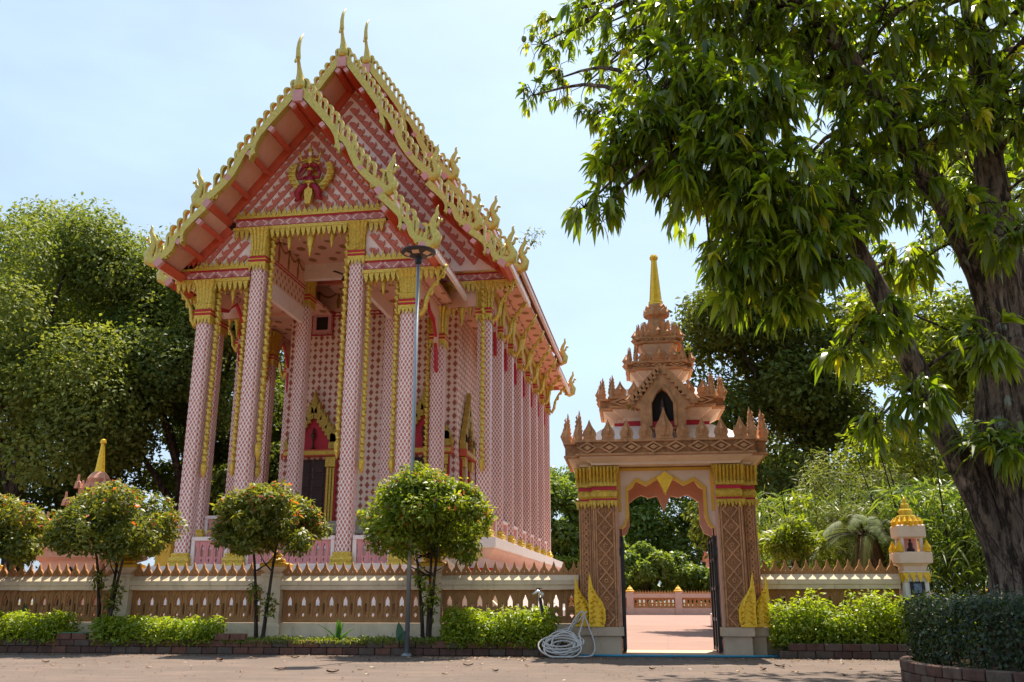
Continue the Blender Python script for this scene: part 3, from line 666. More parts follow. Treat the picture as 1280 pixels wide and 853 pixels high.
gable(porch_t, -5.8, -0.2, -4.15, soff=('peach', 'soffit'))
gable(main_t, -1.8, 3.6, -0.2, npur=(5, 2, 2), soff=('peach', 'peach', 'soffit'))
gable(cent_t, 1.1, 16.3, 1.55, npur=(5, 2, 2), soff=('peach', 'peach', 'soffit'))
gable(main_t, 14.5, 21.0, 20.0, front=False, soff=('peach', 'peach', 'soffit'))
for x1, z1, y in ((6.8, 13.10, 20.9), (6.82, 13.85, 16.2)):
    for s in (-1, 1): put('naga_finial', finials[s], hall, (s * x1, y, z1 + 0.12))

# pediments with flame relief
flame = [(-.172, -.085), (.172, -.085), (.172, .02), (.13, .05), (.13, .12), (.085, .17), (.015, .205), (.04, .135), (-.01, .085), (-.06, .115), (-.10, .07), (-.172, .025)]
fl_me = {s: MB().prism([(s * (p[0] * 0.632 + p[1] * 0.775), -p[0] * 0.775 + p[1] * 0.632) for p in flame], -0.055, 0.0).mesh('flame_motif', M['rose']) for s in (-1, 1)}
def inside(p, poly):
    x, y = p; c = False; n = len(poly)
    for i in range(n):
        x0, y0 = poly[i]; x1, y1 = poly[(i + 1) % n]
        if (y0 > y) != (y1 > y) and x < (x1 - x0) * (y - y0) / (y1 - y0) + x0: c = not c
    return c
def pediment(poly, y, keep, cw=0.44, ch=0.54, sc_=1.0, skip=None):
    o = part('pediment', MB().prism(poly, y, y + 0.25), M['rosewhite'])
    xs = [p[0] for p in poly]; zs = [p[1] for p in poly]; n = 0
    for j in range(-2, int((max(zs) - min(zs)) / (ch / 2)) + 3):
        for i in range(-int(max(abs(min(xs)), abs(max(xs))) / cw) - 1, int(max(abs(min(xs)), abs(max(xs))) / cw) + 2):
            x = (i + (0.5 if j % 2 else 0)) * cw; z = min(zs) + j * ch / 2 + 0.1
            if not (inside((x, z + 0.16), poly) and inside((x + 0.12, z - 0.12), poly) and inside((x - 0.12, z - 0.12), poly)): continue
            if skip and skip(x, z): continue
            put('flame_motif', fl_me[1 if x >= 0 else -1], o, (x, y - 0.001, z), scale=(sc_, 1, sc_)); n += 1
    return o, n
ped, n1 = pediment([(-2.98, 14.30), (2.98, 14.30), (0, 17.98)], -4.15, None)
for s in (-1, 1):
    pl = [(s * 2.12, 12.40), (s * 4.55, 12.40), (s * 2.98, 13.93), (s * 2.12, 13.93)]
    pediment(pl if s > 0 else pl, -4.15, None)
def under_porch(x, z):
    ax = abs(x)
    zr = 18.35 - ax * (4.05 / 3.35) if ax < 3.35 else (14.05 - (ax - 3.1) * (1.85 / 1.98) if ax < 5.08 else 12.0)
    return z < zr - 0.1
_, n2 = pediment([(-6.3, 13.36), (6.3, 13.36), (5.35, 14.25), (5.2, 14.55), (3.62, 16.35), (3.6, 16.8), (0, 21.85), (-3.6, 16.8), (-3.62, 16.35), (-5.2, 14.55), (-5.35, 14.25)], -0.2, None, cw=0.54, ch=0.66, sc_=1.2, skip=under_porch)
part('rear_pediment', MB().prism([(-5.9, 13.8), (5.9, 13.8), (5.3, 15.4), (3.6, 17.6), (0, 23.3), (-3.6, 17.6), (-5.3, 15.4)], 1.6, 1.8), M['rose'])
part('rear_pediment', MB().prism([(-6.3, 13.1), (6.3, 13.1), (5.3, 14.3), (3.6, 16.4), (0, 21.8), (-3.6, 16.4), (-5.3, 14.3)], 20.0, 20.2), M['rose'])

# emblem on the porch pediment: rider on a winged bird-man
em = put('emblem', MB().lathe([(0.02, -0.06), (0.30, -0.05), (0.34, 0.0)], 16).xf(Matrix.Rotation(math.pi / 2, 4, 'X')).mesh('emblem', M['gold']), hall, (0.0, -4.24, 15.62), scale=(1.12, 1.2, 1.05))
def ell(c, r, n=10):
    pr = [(max(0.004, r[0] * math.sin(math.pi * i / 8)), -r[2] * math.cos(math.pi * i / 8)) for i in range(9)]
    mb = MB().lathe(pr, n); mb.v = [(p[0] + c[0], p[1] * r[1] / r[0] + c[1], p[2] + c[2]) for p in mb.v]; return mb
def join(*ms):
    o = MB()
    for m_ in ms: o.add(m_.v, m_.f)
    return o
for s in (-1, 1):
    wing = []
    for t in np.linspace(0, 1, 9): wing.append((s * (0.26 + 0.50 * math.sin(t * 2.3)), -0.60 + 1.25 * t))
    inner = [(s * (0.10 + 0.44 * math.sin(t * 2.2)), -0.44 + 1.06 * t) for t in np.linspace(0.05, 0.97, 8)]
    wm = MB().prism(wing + inner[::-1], -0.12, -0.02)
    for i in range(7):
        t = 0.12 + i * 0.12; x, z = s * (0.26 + 0.50 * math.sin(t * 2.3)), -0.60 + 1.25 * t
        wm.tube([(x - s * 0.2, -0.1, z + 0.02), (x, -0.14, z + 0.03), (x + s * 0.05, -0.1, z + 0.14)], [0.03, 0.045, 0.006], 5)
    put('wing', wm.mesh('wing', M['gold']), em)
bird = join(ell((0, -0.16, -0.08), (0.16, 0.10, 0.24)), ell((0, -0.18, 0.24), (0.085, 0.08, 0.12)))
for s in (-1, 1):
    bird.tube([(s * 0.12, -0.16, 0.06), (s * 0.31, -0.2, 0.0), (s * 0.37, -0.22, 0.18), (s * 0.27, -0.22, 0.36)], [0.065, 0.055, 0.045, 0.035], 7)
    bird.tube([(s * 0.08, -0.16, -0.28), (s * 0.24, -0.24, -0.36), (s * 0.36, -0.22, -0.56), (s * 0.33, -0.18, -0.74), (s * 0.46, -0.16, -0.80)], [0.12, 0.13, 0.12, 0.09, 0.04], 8)
put('bird_figure', bird.mesh('bird_figure', M['maroon'], True), em)
put('bird_crown', MB().lathe([(0.095, 0.29), (0.10, 0.33), (0.05, 0.40), (0.01, 0.50)], 8, (0, -0.18)).mesh('bird_crown', M['gold'], True), em)
put('belt', MB().lathe([(0.165, -0.20), (0.175, -0.15), (0.165, -0.10)], 10, (0, 0)).xf(Matrix.Translation((0, -0.16, 0)) @ Matrix.Diagonal((1, 0.65, 1, 1))).mesh('belt', M['gold'], True), em)
put('tail_cloth', MB().prism([(-0.10, -0.2), (0.10, -0.2), (0.14, -0.55), (0.08, -0.95), (-0.08, -0.95), (-0.14, -0.55)], -0.24, -0.1).mesh('tail_cloth', M['gold']), em)
rid = join(ell((0, -0.2, 0.62), (0.11, 0.09, 0.20)), ell((0, -0.22, 0.88), (0.06, 0.06, 0.08)))
put('rider_face', ell((0, -0.25, 0.885), (0.065, 0.06, 0.085)).mesh('rider_face', M['pinkwhite'], True), em)
for s in (-1, 1):
    rid.tube([(s * 0.1, -0.2, 0.72), (s * 0.28, -0.22, 0.66), (s * 0.34, -0.24, 0.86), (s * 0.36, -0.24, 0.98)], [0.05, 0.042, 0.035, 0.03], 6)
    rid.tube([(s * 0.1, -0.2, 0.66), (s * 0.26, -0.22, 0.5), (s * 0.36, -0.24, 0.56)], [0.045, 0.04, 0.03], 6)
put('rider_figure', rid.mesh('rider_figure', M['gold'], True), em)
put('rider_crown', MB().lathe([(0.085, 0.93), (0.09, 0.97), (0.05, 1.03), (0.055, 1.07), (0.01, 1.28)], 8, (0, -0.22)).mesh('rider_crown', M['gold'], True), em)
rl = MB()
for s in (-1, 1): rl.tube([(s * 0.04, -0.2, 0.48), (s * 0.20, -0.24, 0.46), (s * 0.27, -0.22, 0.36)], [0.10, 0.085, 0.04], 7)
put('rider_cloth', rl.mesh('rider_cloth', M['maroon'], True), em)

# ------------------------------------------------------------------ gateway
gate = thing('gateway', 'carved terracotta gateway with open black doors and tiered golden-spired roof', 'gate', (0.06, 19.15, 0), R(2.0))
def gp(name, mb, mat, parent=None, loc=(0, 0, 0), smooth=False): return mb.build(name, mat, parent or gate, loc, smooth)
def pier(s):
    def o(r):
        p = [(0.97 - r, -0.85 - r), (1.44 + r, -0.85 - r), (1.44 + r, -0.66 - r), (1.72 + r, -0.66 - r), (1.72 + r, 0.66 + r), (1.44 + r, 0.66 + r), (1.44 + r, 0.85 + r), (0.97 - r, 0.85 + r)]
        return [(s * a, b) for a, b in p]
    return o
def carved(w, h):
    """raised stucco panel: bead borders, lozenge lattice, rosettes; lies in x,z facing -y"""
    mb = MB()
    for sx in (-1, 1):
        for (a, b, d) in ((0.0, 0.028, 0.022), (0.04, 0.075, 0.014)):
            p, q = sorted((sx * (w / 2 - a), sx * (w / 2 - b))); mb.box(p, q, -d, 0, 0, h)
        n = int(h / 0.075)
        for i in range(n):
            z = (i + 0.5) * h / n; c = sx * (w / 2 - 0.058); mb.box(c - 0.014, c + 0.014, -0.03, -0.014, z - 0.022, z + 0.022, 0.006)
    iw = w - 0.17; n = max(2, int(round(h / (iw * 1.15)))); st = h / n
    for i in range(n):
        z = (i + 0.5) * st
        for sx in (-1, 1):
            for sz in (-1, 1):
                ang = math.atan2(st / 2, iw / 2); L = math.hypot(st / 2, iw / 2)
                cx, cz_ = sx * iw / 4, z + sz * st / 4; ux, uz = math.cos(ang) * -sx, math.sin(ang) * sz; px, pz = -uz, ux; hw = 0.013
                mb.prism([(cx + ux * L / 2 + px * hw, cz_ + uz * L / 2 + pz * hw), (cx - ux * L / 2 + px * hw, cz_ - uz * L / 2 + pz * hw), (cx - ux * L / 2 - px * hw, cz_ - uz * L / 2 - pz * hw), (cx + ux * L / 2 - px * hw, cz_ + uz * L / 2 - pz * hw)], -0.02 - 0.002 * (sx > 0) - 0.001 * (sz > 0), 0)
        for (cx, cz_, r0) in ((0, z, 0.05), (0, z - st / 2, 0.038), (iw * 0.33, z - st * 0.36, 0.03), (-iw * 0.33, z - st * 0.36, 0.03), (iw * 0.33, z + st * 0.36, 0.03), (-iw * 0.33, z + st * 0.36, 0.03)):
            for k in range(5):
                a = k * 2 * math.pi / 5 + z * 7; pr = [(0.0001, 0), (r0 * 0.45, 0.004), (r0 * 0.3, 0.024), (0.0001, 0.028)]
                e = MB().lathe(pr, 5); mb.add([(cx + r0 * 0.6 * math.cos(a) + p[0], -p[2], cz_ + r0 * 0.6 * math.sin(a) + p[1]) for p in e.v], e.f)
    return mb
wide_p = carved(0.46, 2.34).mesh('carved_panel', M['terra']); thin_p = carved(0.27, 2.34).mesh('carved_panel', M['terra'])
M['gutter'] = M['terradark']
for s in (-1, 1):
    b = gp('pier_base', MB().stack([(0.0, 0), (0.0, 0.36), (0.05, 0.362), (0.05, 0.52)], lambda r, s=s: pier(s)(r + 0.02)), M['base'])
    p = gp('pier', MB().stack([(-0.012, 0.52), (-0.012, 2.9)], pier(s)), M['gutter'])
    put('carved_panel', wide_p, p, (s * 1.205, -0.838, 0.53)); put('carved_panel', thin_p, p, (s * 1.585, -0.648, 0.53))
    gp('jamb', MB().box(min(s * 0.945, s * 0.98), max(s * 0.945, s * 0.98), -0.80, 0.86, 0.01, 3.5), M['peach'], p)
    c = gp('pier_capital', MB().stack([(0.0, 2.94), (0.02, 2.98), (0.02, 3.06), (0.0, 3.10)], pier(s)), M['capgold'])
    gp('capital_band', MB().stack([(0.004, 2.87), (0.006, 2.94)], pier(s)).stack([(0.004, 3.10), (0.006, 3.17)], pier(s)), M['crimson'], c)
    fl = MB().stack([(0.0, 3.17), (0.03, 3.22), (0.012, 3.26), (0.03, 3.40), (0.075, 3.53), (0.075, 3.57)], pier(s))
    faces = [(0.97, 1.44, -0.85), (1.44, 1.72, -0.66)]
    for x0, x1, y in faces:
        n = int((x1 - x0 + 0.06) / 0.062)
        for i in range(n):
            x = s * (x0 - 0.02 + (i + 0.5) * (x1 - x0 + 0.08) / n); st = (x1 - x0 + 0.08) / n
            fl.tube([(x, y - 0.02, 3.24), (x, y - 0.05, 3.36), (x, y - 0.10, 3.50), (x, y - 0.115, 3.56)], [0.02, st * 0.42, st * 0.5, st * 0.3], 6)
            fl.prism(drop_p(x, st * 1.3, 2.90, 0.13 if i % 2 else 0.17), y - 0.035, y - 0.008)
            fl.prism(crest_p(x, st * 1.1, 3.18, 0.15), y - 0.05, y - 0.02)
    gp('capital_leaves', fl, M['capgold'], c)
    # gilded foot flames
    for (bx, by, k) in ((1.40, -0.885, 1.0), (1.68, -0.70, 0.96)):
        F = [(0.13, 1.02), (0.12, 0.80), (0.02, 0.62), (-0.09, 0.48), (-0.16, 0.32), (-0.165, 0.12), (-0.13, 0.0), (0.16, 0.0), (0.15, 0.3), (0.165, 0.55), (0.15, 0.8)]
        mb = MB().prism([(s * (a * k), b * k) for a, b in F], -0.06, 0.02)
        mb.tube([(s * a * k, -0.07, b * k) for a, b in ((0.125, 0.95), (0.09, 0.72), (-0.01, 0.52), (-0.08, 0.34), (-0.08, 0.10))], [0.012, 0.025, 0.03, 0.03, 0.02], 6)
        for t in range(7):
            zz = 0.05 + t * 0.095; xe = (-0.115, -0.125, -0.12, -0.10, -0.05, 0.0, 0.04)[t]
            mb.tube([(s * xe * k, -0.06, zz * k), (s * (xe + 0.04) * k, -0.095, (zz + 0.04) * k), (s * (xe + 0.02) * k, -0.07, (zz + 0.09) * k)], [0.02, 0.026, 0.006], 5)
            if t < 5: mb.tube([(s * 0.12 * k, -0.06, zz * k), (s * 0.05 * k, -0.09, (zz + 0.05) * k), (s * 0.10 * k, -0.07, (zz + 0.10) * k)], [0.018, 0.02, 0.006], 5)
        gp('foot_flame', mb, M['deepgold'], None, (s * bx, by, 0.525))
    # open door leaf
    lf = MB()
    for y in (-0.62, -0.12, 0.46): lf.box(min(s * 0.86, s * 0.93), max(s * 0.86, s * 0.93), y, y + 0.07, 0.06, 2.22)
    for z in (0.08, 0.62, 1.2, 1.75, 2.12): lf.box(min(s * 0.875, s * 0.915), max(s * 0.875, s * 0.915), -0.62, 0.52, z, z + 0.06)
    for i in range(9): lf.tube([(s * 0.895, -0.5 + i * 0.11, 0.1), (s * 0.895, -0.5 + i * 0.11, 2.2)], 0.012, 6)
    d = gp('door_leaf', lf, M['black'])
    gp('door_hinge', MB().tube([(s * 0.94, -0.6, 0.3), (s * 0.94, -0.6, 0.45)], 0.035, 8).tube([(s * 0.94, -0.6, 1.85), (s * 0.94, -0.6, 2.0)], 0.035, 8), M['black'], d)
    gp('door_rod', MB().tube([(s * 0.90, -0.5, 2.2), (s * 0.90, -0.5, 2.62)], 0.014, 6), M['black'], d)
# arch panels
def arch(half, off): return [(-a, b) for a, b in half] + [(0, half[-1][2])] if False else None
front_half = [(0.93, 2.36), (0.86, 2.42), (0.79, 2.60), (0.79, 3.17), (0.70, 3.24), (0.57, 3.36), (0.37, 3.27), (0.15, 3.40), (0.10, 3.30)]
rear_half = [(0.93, 2.28), (0.80, 2.34), (0.72, 2.52), (0.72, 2.98), (0.62, 3.06), (0.48, 3.14), (0.30, 3.08), (0.14, 3.12), (0.08, 2.98)]
def panel(half, tip, y0, y1, grow=0.0, top=3.56):
    h = [(a - grow * (0.8 if a > 0.6 else 0.0), b + grow * (0.0 if a > 0.75 else -1.0)) for a, b in half]
    return MB().prism([(-0.944, top)] + [(-0.944, half[0][1] - 0.02)] + [(-a, b) for a, b in h] + [(0, tip - grow)] + [(a, b) for a, b in reversed(h)] + [(0.944, half[0][1] - 0.02), (0.944, top)], y0, y1)
ax = gp('arch_panel', panel(front_half, 3.09, -0.62, -0.52), M['gatecream'])
hb = [(-a, b) for a, b in front_half] + [(0, 3.09)] + [(a, b) for a, b in reversed(front_half)]
inn = []
for i, (x, z) in enumerate(hb):
    inn.append((x * 0.93 if abs(x) > 0.6 else x, z - (0.075 if abs(x) < 0.75 else (0.05 if z > 2.9 else 0.0)) ))
gp('arch_border', MB().prism(hb + inn[::-1], -0.66, -0.50), M['yellow'], ax)
gp('arch_border', MB().prism([(-0.944, 3.56), (-0.944, 2.7), (-0.88, 2.7), (-0.88, 3.50), (0.88, 3.50), (0.88, 2.7), (0.944, 2.7), (0.944, 3.56)], -0.64, -0.622), M['yellow'], ax)
gp('arch_pendant', MB().prism([(0, 3.04), (0.17, 3.36), (0.07, 3.42), (0, 3.48), (-0.07, 3.42), (-0.17, 3.36)], -0.70, -0.60), M['deepgold'], ax)
gp('arch_panel', panel(rear_half, 2.80, 0.50, 0.62), M['peach'])
gp('gate_ceiling', MB().box(-0.96, 0.96, -0.5, 0.5, 3.42, 3.56), M['soffit'])
gp('threshold', MB().cbox(-0.96, 0.96, -0.7, 0.8, 0.0, 0.03, 0.008), M['base'])
# cornice and tiers
def antefix(w, h):
    p = [(-0.5, 0), (0.5, 0), (0.44, 0.10), (0.52, 0.26), (0.46, 0.42), (0.28, 0.58), (0.15, 0.74), (0.0, 1.0)]
    pts = [(a * w, b * h) for a, b in p] + [(-a * w, b * h) for a, b in reversed(p[2:-1])]
    mb = MB().prism(pts, -0.035, 0.03)
    pi = [(a * w * 0.55, (b * 0.7 + 0.1) * h) for a, b in p]; pi = pi + [(-a, b) for a, b in reversed(pi[2:-1])]
    mb.prism(pi, -0.055, -0.03)
    mb.tube([(0, -0.05, h * 0.12), (0, -0.08, h * 0.4), (0, -0.05, h * 0.72)], [w * 0.05, w * 0.14, 0.005], 5)
    return mb.mesh('antefix', M['terra'])
def corner_flame(h, w=1.0):
    mb = MB().tube([(0, 0, 0), (0.015, 0, h * 0.2), (0.0, 0, h * 0.45), (-0.02, 0, h * 0.75), (-0.015, 0, h)], [0.075, 0.095, 0.075, 0.036, 0.006], 6)
    for i in range(5):
        z = h * (0.1 + i * 0.15); mb.tube([(0.05 - i * 0.006, -0.04, z), (0.085 - i * 0.011, -0.05, z + 0.04), (0.06 - i * 0.011, -0.03, z + 0.09)], [0.02, 0.02, 0.004], 5); mb.tube([(-0.05 + i * 0.006, -0.04, z), (-0.08 + i * 0.01, -0.05, z + 0.04), (-0.06 + i * 0.009, -0.03, z + 0.09)], [0.02, 0.02, 0.004], 5)
    return mb.xf(Matrix.Diagonal((w, w, 1, 1))).mesh('corner_flame', M['terra'])
M['mildewshade'] = paint('mildewed stucco with painted groove shade', (0.36, 0.165, 0.07), 0.9, var=0.4, scale=9, stain=0.95, bump=0.012, bscale=28)  # black mould stains, plus groove shade put into the darker ground colour
def tier(parent_name, hx, hy, c, zs, nf, ah, ch_, centre=0.0):
    """zs: (bottom, red0, red1, soffit top, frieze top)"""
    zb, r0, r1, zc, zf = zs; o = notch(hx, hy, c)
    fr = gp('cornice', MB().stack([(-0.03, zc), (0.0, zc + 0.02), (0.0, zf - 0.05)], o), M['mildewshade'])
    gp('cornice_cap', MB().stack([(0.03, zf - 0.048), (0.04, zf - 0.03), (0.03, zf)], o).stack([(0.02, zc + 0.002), (0.028, zc + 0.02), (0.02, zc + 0.045)], o), M['terra'], fr)
    for sy in (-1, 1):
        bead = MB()
        y = sy * (hy + 0.002); nn = max(3, int((2 * (hx - c)) / 0.42)); w_ = 2 * (hx - c) / nn
        for i in range(nn):
            x = -(hx - c) + (i + 0.5) * w_; zm = (zc + zf) / 2; hh = (zf - zc) * 0.37
            L = [(x - w_ * 0.49, zm), (x, zm + hh), (x + w_ * 0.46, zm), (x, zm - hh)]; I = [(x - w_ * 0.32, zm), (x, zm - hh * 0.68), (x + w_ * 0.32, zm), (x, zm + hh * 0.68)]
            bead.prism(L, y - 0.035, y + 0.035, 'y', [I]); bead.prism([(x - w_ * 0.18, zm), (x, zm + hh * 0.42), (x + w_ * 0.18, zm), (x, zm - hh * 0.42)], y - 0.033, y + 0.033)
        gp('cornice_relief', bead, M['terra'], fr)
    gp('cornice_soffit', MB().stack([(-0.34 * min(0.8, hx), r1), (-0.32 * min(0.8, hx), r1 + (zc - r1) * 0.3), (-0.05, zc - 0.02), (-0.05, zc - 0.001)], o), M['gatecream'], fr)
    if zb > 4: gp('tier_band', MB().stack([(-0.35 * min(0.8, hx), r0), (-0.348 * min(0.8, hx), r1 - 0.002)], o), M['crimson'], fr)
    if zb > 4: gp('tier_body', MB().stack([(-0.30 * min(0.8, hx), zb), (-0.355 * min(0.8, hx), r0 - 0.002)], o), M['white'], fr)
    A = antefix(min(0.26, 1.35 * hx / nf), ah); Cn = corner_flame(ch_, 1.0 if hx > 1.5 else (0.85 if hx > 1 else 0.62))
    for sy in (-1, 1):
        for i in range(nf):
            t = (i - (nf - 1) / 2); x = t * (2 * (hx - c) - 0.16) / nf
            if centre and abs(t) < 0.1 and sy < 0: continue
            put('antefix', A, fr, (x, sy * (hy - 0.0), zf), 0 if sy < 0 else math.pi)
        for sx in (-1, 1):
            put('corner_flame', Cn, fr, (sx * (hx - c - 0.05), sy * (hy - 0.03), zf), scale=(sx, 1, 1)); put('corner_flame', Cn, fr, (sx * (hx - 0.05), sy * (hy - c - 0.03), zf), scale=(sx, 1, 0.98))
    ns = max(2, int(nf * hy / hx) - 1)
    for sx in (-1, 1):
        for i in range(ns): put('antefix', A, fr, (sx * hx, (i - (ns - 1) / 2) * 2 * (hy - c) / ns, zf), sx * math.pi / 2)
    if centre: put('antefix', antefix(0.34, centre), fr, (0, -hy - 0.01, zf))
    return fr
tier('a', 1.95, 1.28, 0.24, (3.3, 3.5, 3.575, 3.72, 4.03), 9, 0.41, 0.60, 0.62)
gp('roof_deck', MB().stack([(0.0, 4.04), (-0.12, 4.10), (-0.55, 4.42)], notch(1.75, 1.12, 0.2)), M['white'])
tier('b', 1.24, 0.86, 0.2, (4.3, 4.42, 4.52, 4.74, 4.98), 7, 0.32, 0.46)
gp('roof_deck', MB().stack([(0.0, 4.97), (-0.3, 5.22)], notch(1.15, 0.75, 0.15)), M['white'])
tier('c', 0.66, 0.58, 0.13, (5.05, 5.18, 5.32, 5.60, 5.78), 3, 0.24, 0.36, 0.34)
tier('d', 0.46, 0.44, 0.09, (5.75, 5.88, 5.98, 6.20, 6.34), 3, 0.20, 0.32, 0.28)
lot = [(0.20, 6.34), (0.20, 6.46), (0.22, 6.50), (0.27, 6.60), (0.25, 6.70), (0.19, 6.78), (0.18, 6.84), (0.25, 6.92), (0.26, 6.99), (0.21, 7.06), (0.18, 7.14), (0.14, 7.18)]
lo = gp('lotus_bell', MB().lathe(lot, 16), M['terra'])
for zz, r, n, h in ((6.52, 0.23, 8, 0.26), (6.9, 0.23, 10, 0.15), (7.02, 0.19, 10, 0.12)):
    for i in range(n):
        a = i * 2 * math.pi / n + zz; e = MB().prism([(-0.085, 0), (0.085, 0), (0.09, h * 0.4), (0.04, h * 0.7), (0, h), (-0.04, h * 0.7), (-0.09, h * 0.4)], -0.03, 0.02)
        gp('lotus_petal', e.xf(Matrix.Rotation(a, 4, 'Z') @ Matrix.Translation((0, -r, zz)) @ Matrix.Rotation(R(8), 4, 'X')), M['terra'], lo)
gp('spire_band', MB().lathe([(0.225, 6.36), (0.225, 6.47)], 14), M['crimson'])
gp('spire', MB().lathe([(0.17, 7.16), (0.155, 7.2), (0.155, 7.24), (0.135, 7.26), (0.06, 8.20), (0.085, 8.22), (0.095, 8.27), (0.07, 8.32), (0.02, 8.34)], 10), M['deepgold'])
# niche on the front of the second tier
ni = gp('niche', MB().prism([(-0.24, 4.30), (0.24, 4.30), (0.24, 4.78), (0.12, 4.98), (0, 5.06), (-0.12, 4.98), (-0.24, 4.78)], -1.06, -0.95), M['darkvoid'])
gp('niche_frame', MB().prism([(-0.44, 4.24), (-0.44, 4.66), (-0.62, 4.72), (-0.62, 4.84), (-0.36, 4.94), (-0.2, 5.2), (-0.08, 5.34), (0, 5.58), (0.08, 5.34), (0.2, 5.2), (0.36, 4.94), (0.62, 4.84), (0.62, 4.72), (0.44, 4.66), (0.44, 4.24)], -1.16, -0.90, 'y', [[(-0.23, 4.28), (0.23, 4.28), (0.23, 4.76), (0.11, 4.96), (0, 5.04), (-0.11, 4.96), (-0.23, 4.76)]]), M['terra'], ni)
sc2 = MB()
for s in (-1, 1):
    for i in range(8):
        t = i / 7; x = s * (0.06 + 0.52 * t); z = 5.42 - 0.60 * t; sc2.prism([(x - 0.05, z - 0.08), (x + 0.05, z - 0.08), (x + s * 0.07, z + 0.05), (x, z + 0.13), (x - s * 0.03, z + 0.03)], -1.19 - 0.004 * i, -0.95)
    sc2.tube([(s * (0.24 + 0.0), -1.17, 4.30), (s * 0.24, -1.17, 4.76), (s * 0.12, -1.17, 4.99), (0, -1.17, 5.10)], 0.035, 6)
    sc2.tube([(s * 0.62, -1.17, 4.76), (s * 0.68, -1.17, 4.84), (s * 0.62, -1.17, 4.94)], [0.05, 0.06, 0.01], 6)
gp('niche_scrolls', sc2, M['terra'], ni)
gp('niche_step', MB().box(-0.22, 0.22, -1.13, -1.062, 4.28, 4.40), M['crimson'], ni)
gp('niche_figure', MB().lathe([(0.09, 4.40), (0.10, 4.5), (0.05, 4.58), (0.07, 4.68), (0.03, 4.73), (0.045, 4.79), (0.005, 4.9)], 8, (0, -1.09)), M['darkwood'], ni, smooth=True)
gp('side_wing', MB().box(1.735, 1.80, -0.1, 0.1, 0.0, 1.75).box(-1.80, -1.735, -0.1, 0.1, 0.0, 1.75), M['terra'])
# roof plants growing from the second tier

# ------------------------------------------------------------------ boundary walls
sp_o = [(-0.098, 0), (0.098, 0), (0.098, 0.07), (0.075, 0.115), (0.035, 0.165), (0.022, 0.215), (0, 0.285)]
sp_o = sp_o + [(-a, b) for a, b in reversed(sp_o[2:-1])]
spike_me = MB().prism(sp_o, -0.03, 0.03, 'y', [[(0, 0.055), (-0.018, 0.08), (0, 0.105), (0.018, 0.08)]]).prism([(-0.06, 0.012), (0.06, 0.012), (0.045, 0.045), (-0.045, 0.045)], -0.045, -0.028).mesh('spike', M['fencebrown'])
def baluster_mesh(w):
    h = 0.65; a = w / 2
    body = MB().prism([(-a, 0), (a, 0), (a, h), (-a, h)], -0.045, 0.045, 'y',
        [[(-a * 0.36, 0.30), (-a * 0.36, 0.43), (0, 0.56), (a * 0.36, 0.43), (a * 0.36, 0.30), (0, 0.345)],
         [(0, 0.10), (-a * 0.28, 0.155), (0, 0.21), (a * 0.28, 0.155)],
         [(-a * 0.99, 0.13), (-a * 0.99, 0.40), (-a * 0.86, 0.36), (-a * 0.86, 0.15)], [(a * 0.99, 0.40), (a * 0.99, 0.13), (a * 0.86, 0.15), (a * 0.86, 0.36)]])
    for s in (-1, 1):   # pointed arch mouldings that cross from piece to piece
        body.prism([(s * a, 0.64), (s * a * 0.86, 0.64), (s * a * 0.05, 0.645), (s * a * 0.5, 0.53), (s * a * 0.56, 0.10), (s * a * 0.74, 0.10), (s * a * 0.70, 0.54), (s * a * 0.5, 0.60)], -0.062, -0.044)
    body.prism([(0, 0.225), (0.045, 0.26), (0.02, 0.30), (0, 0.335), (-0.02, 0.30), (-0.045, 0.26)], -0.065, -0.044)
    body.prism([(-a * 0.7, 0.015), (a * 0.7, 0.015), (0, 0.085)], -0.06, -0.044)
    return body.mesh('baluster', M['fencebrown'])
jr = random.Random(31)
def bay(parent, x0, x1):
    L = x1 - x0
    pl = MB().cbox(x0, x1, -0.14, 0.14, 0, 0.56, 0.012).build('plinth', M['fencecream'], parent)
    rl = MB().prism([(-0.19, 1.22), (-0.19, 1.30), (-0.215, 1.31), (-0.215, 1.40), (-0.11, 1.50), (0.12, 1.50), (0.215, 1.42), (0.215, 1.31), (0.19, 1.30), (0.19, 1.22)], x0, x1, 'x').build('rail', M['fencecream'], parent)
    n = int(round(L / 0.295)); st = L / n; me = baluster_mesh(st - 0.004)
    for i in range(n): put('baluster', me, parent, (x0 + (i + 0.5) * st, 0, 0.565))
    n = int(round(L / 0.204)); st = L / n
    for i in range(n): put('spike', spike_me, parent, (x0 + (i + 0.5) * st + jr.uniform(-.004, .004), -0.065, 1.495 - jr.uniform(0, .006)), rot=(jr.uniform(-.03, .03), jr.uniform(-.025, .025), jr.uniform(-.05, .05)))
post_me = MB().stack([(0.04, 0), (0.04, 0.5), (0.0, 0.56), (0.0, 1.46), (0.03, 1.5), (0.03, 1.52), (0.0, 1.55)], rect(0.20, 0.22)).mesh('post', M['fencecream'])
cap1 = MB().stack([(-0.02, 1.55), (0.07, 1.64), (0.08, 1.68)], rect(0.18, 0.18)).mesh('post_flare', M['gatecream'])
cap2 = MB().stack([(0.08, 1.68), (0.09, 1.74), (0.03, 1.77)], rect(0.18, 0.18)).lathe([(0.17, 1.77), (0.19, 1.82), (0.13, 1.87), (0.10, 1.89), (0.12, 1.92), (0.08, 1.96), (0.015, 2.02)], 14).mesh('post_cap', M['yellow'])
def post(parent, x):
    o = put('post', post_me, parent, (x, 0, 0)); put('post_flare', cap1, o); put('post_cap', cap2, o)
bwl = thing('boundary_wall', 'brown openwork boundary wall with cream rail and spikes behind the long planter bed', 'wall', (-1.72, 19.08, 0), R(2.0))
ps = [-3.0, -6.38, -9.72, -13.06, -16.4]
prev = 0.0
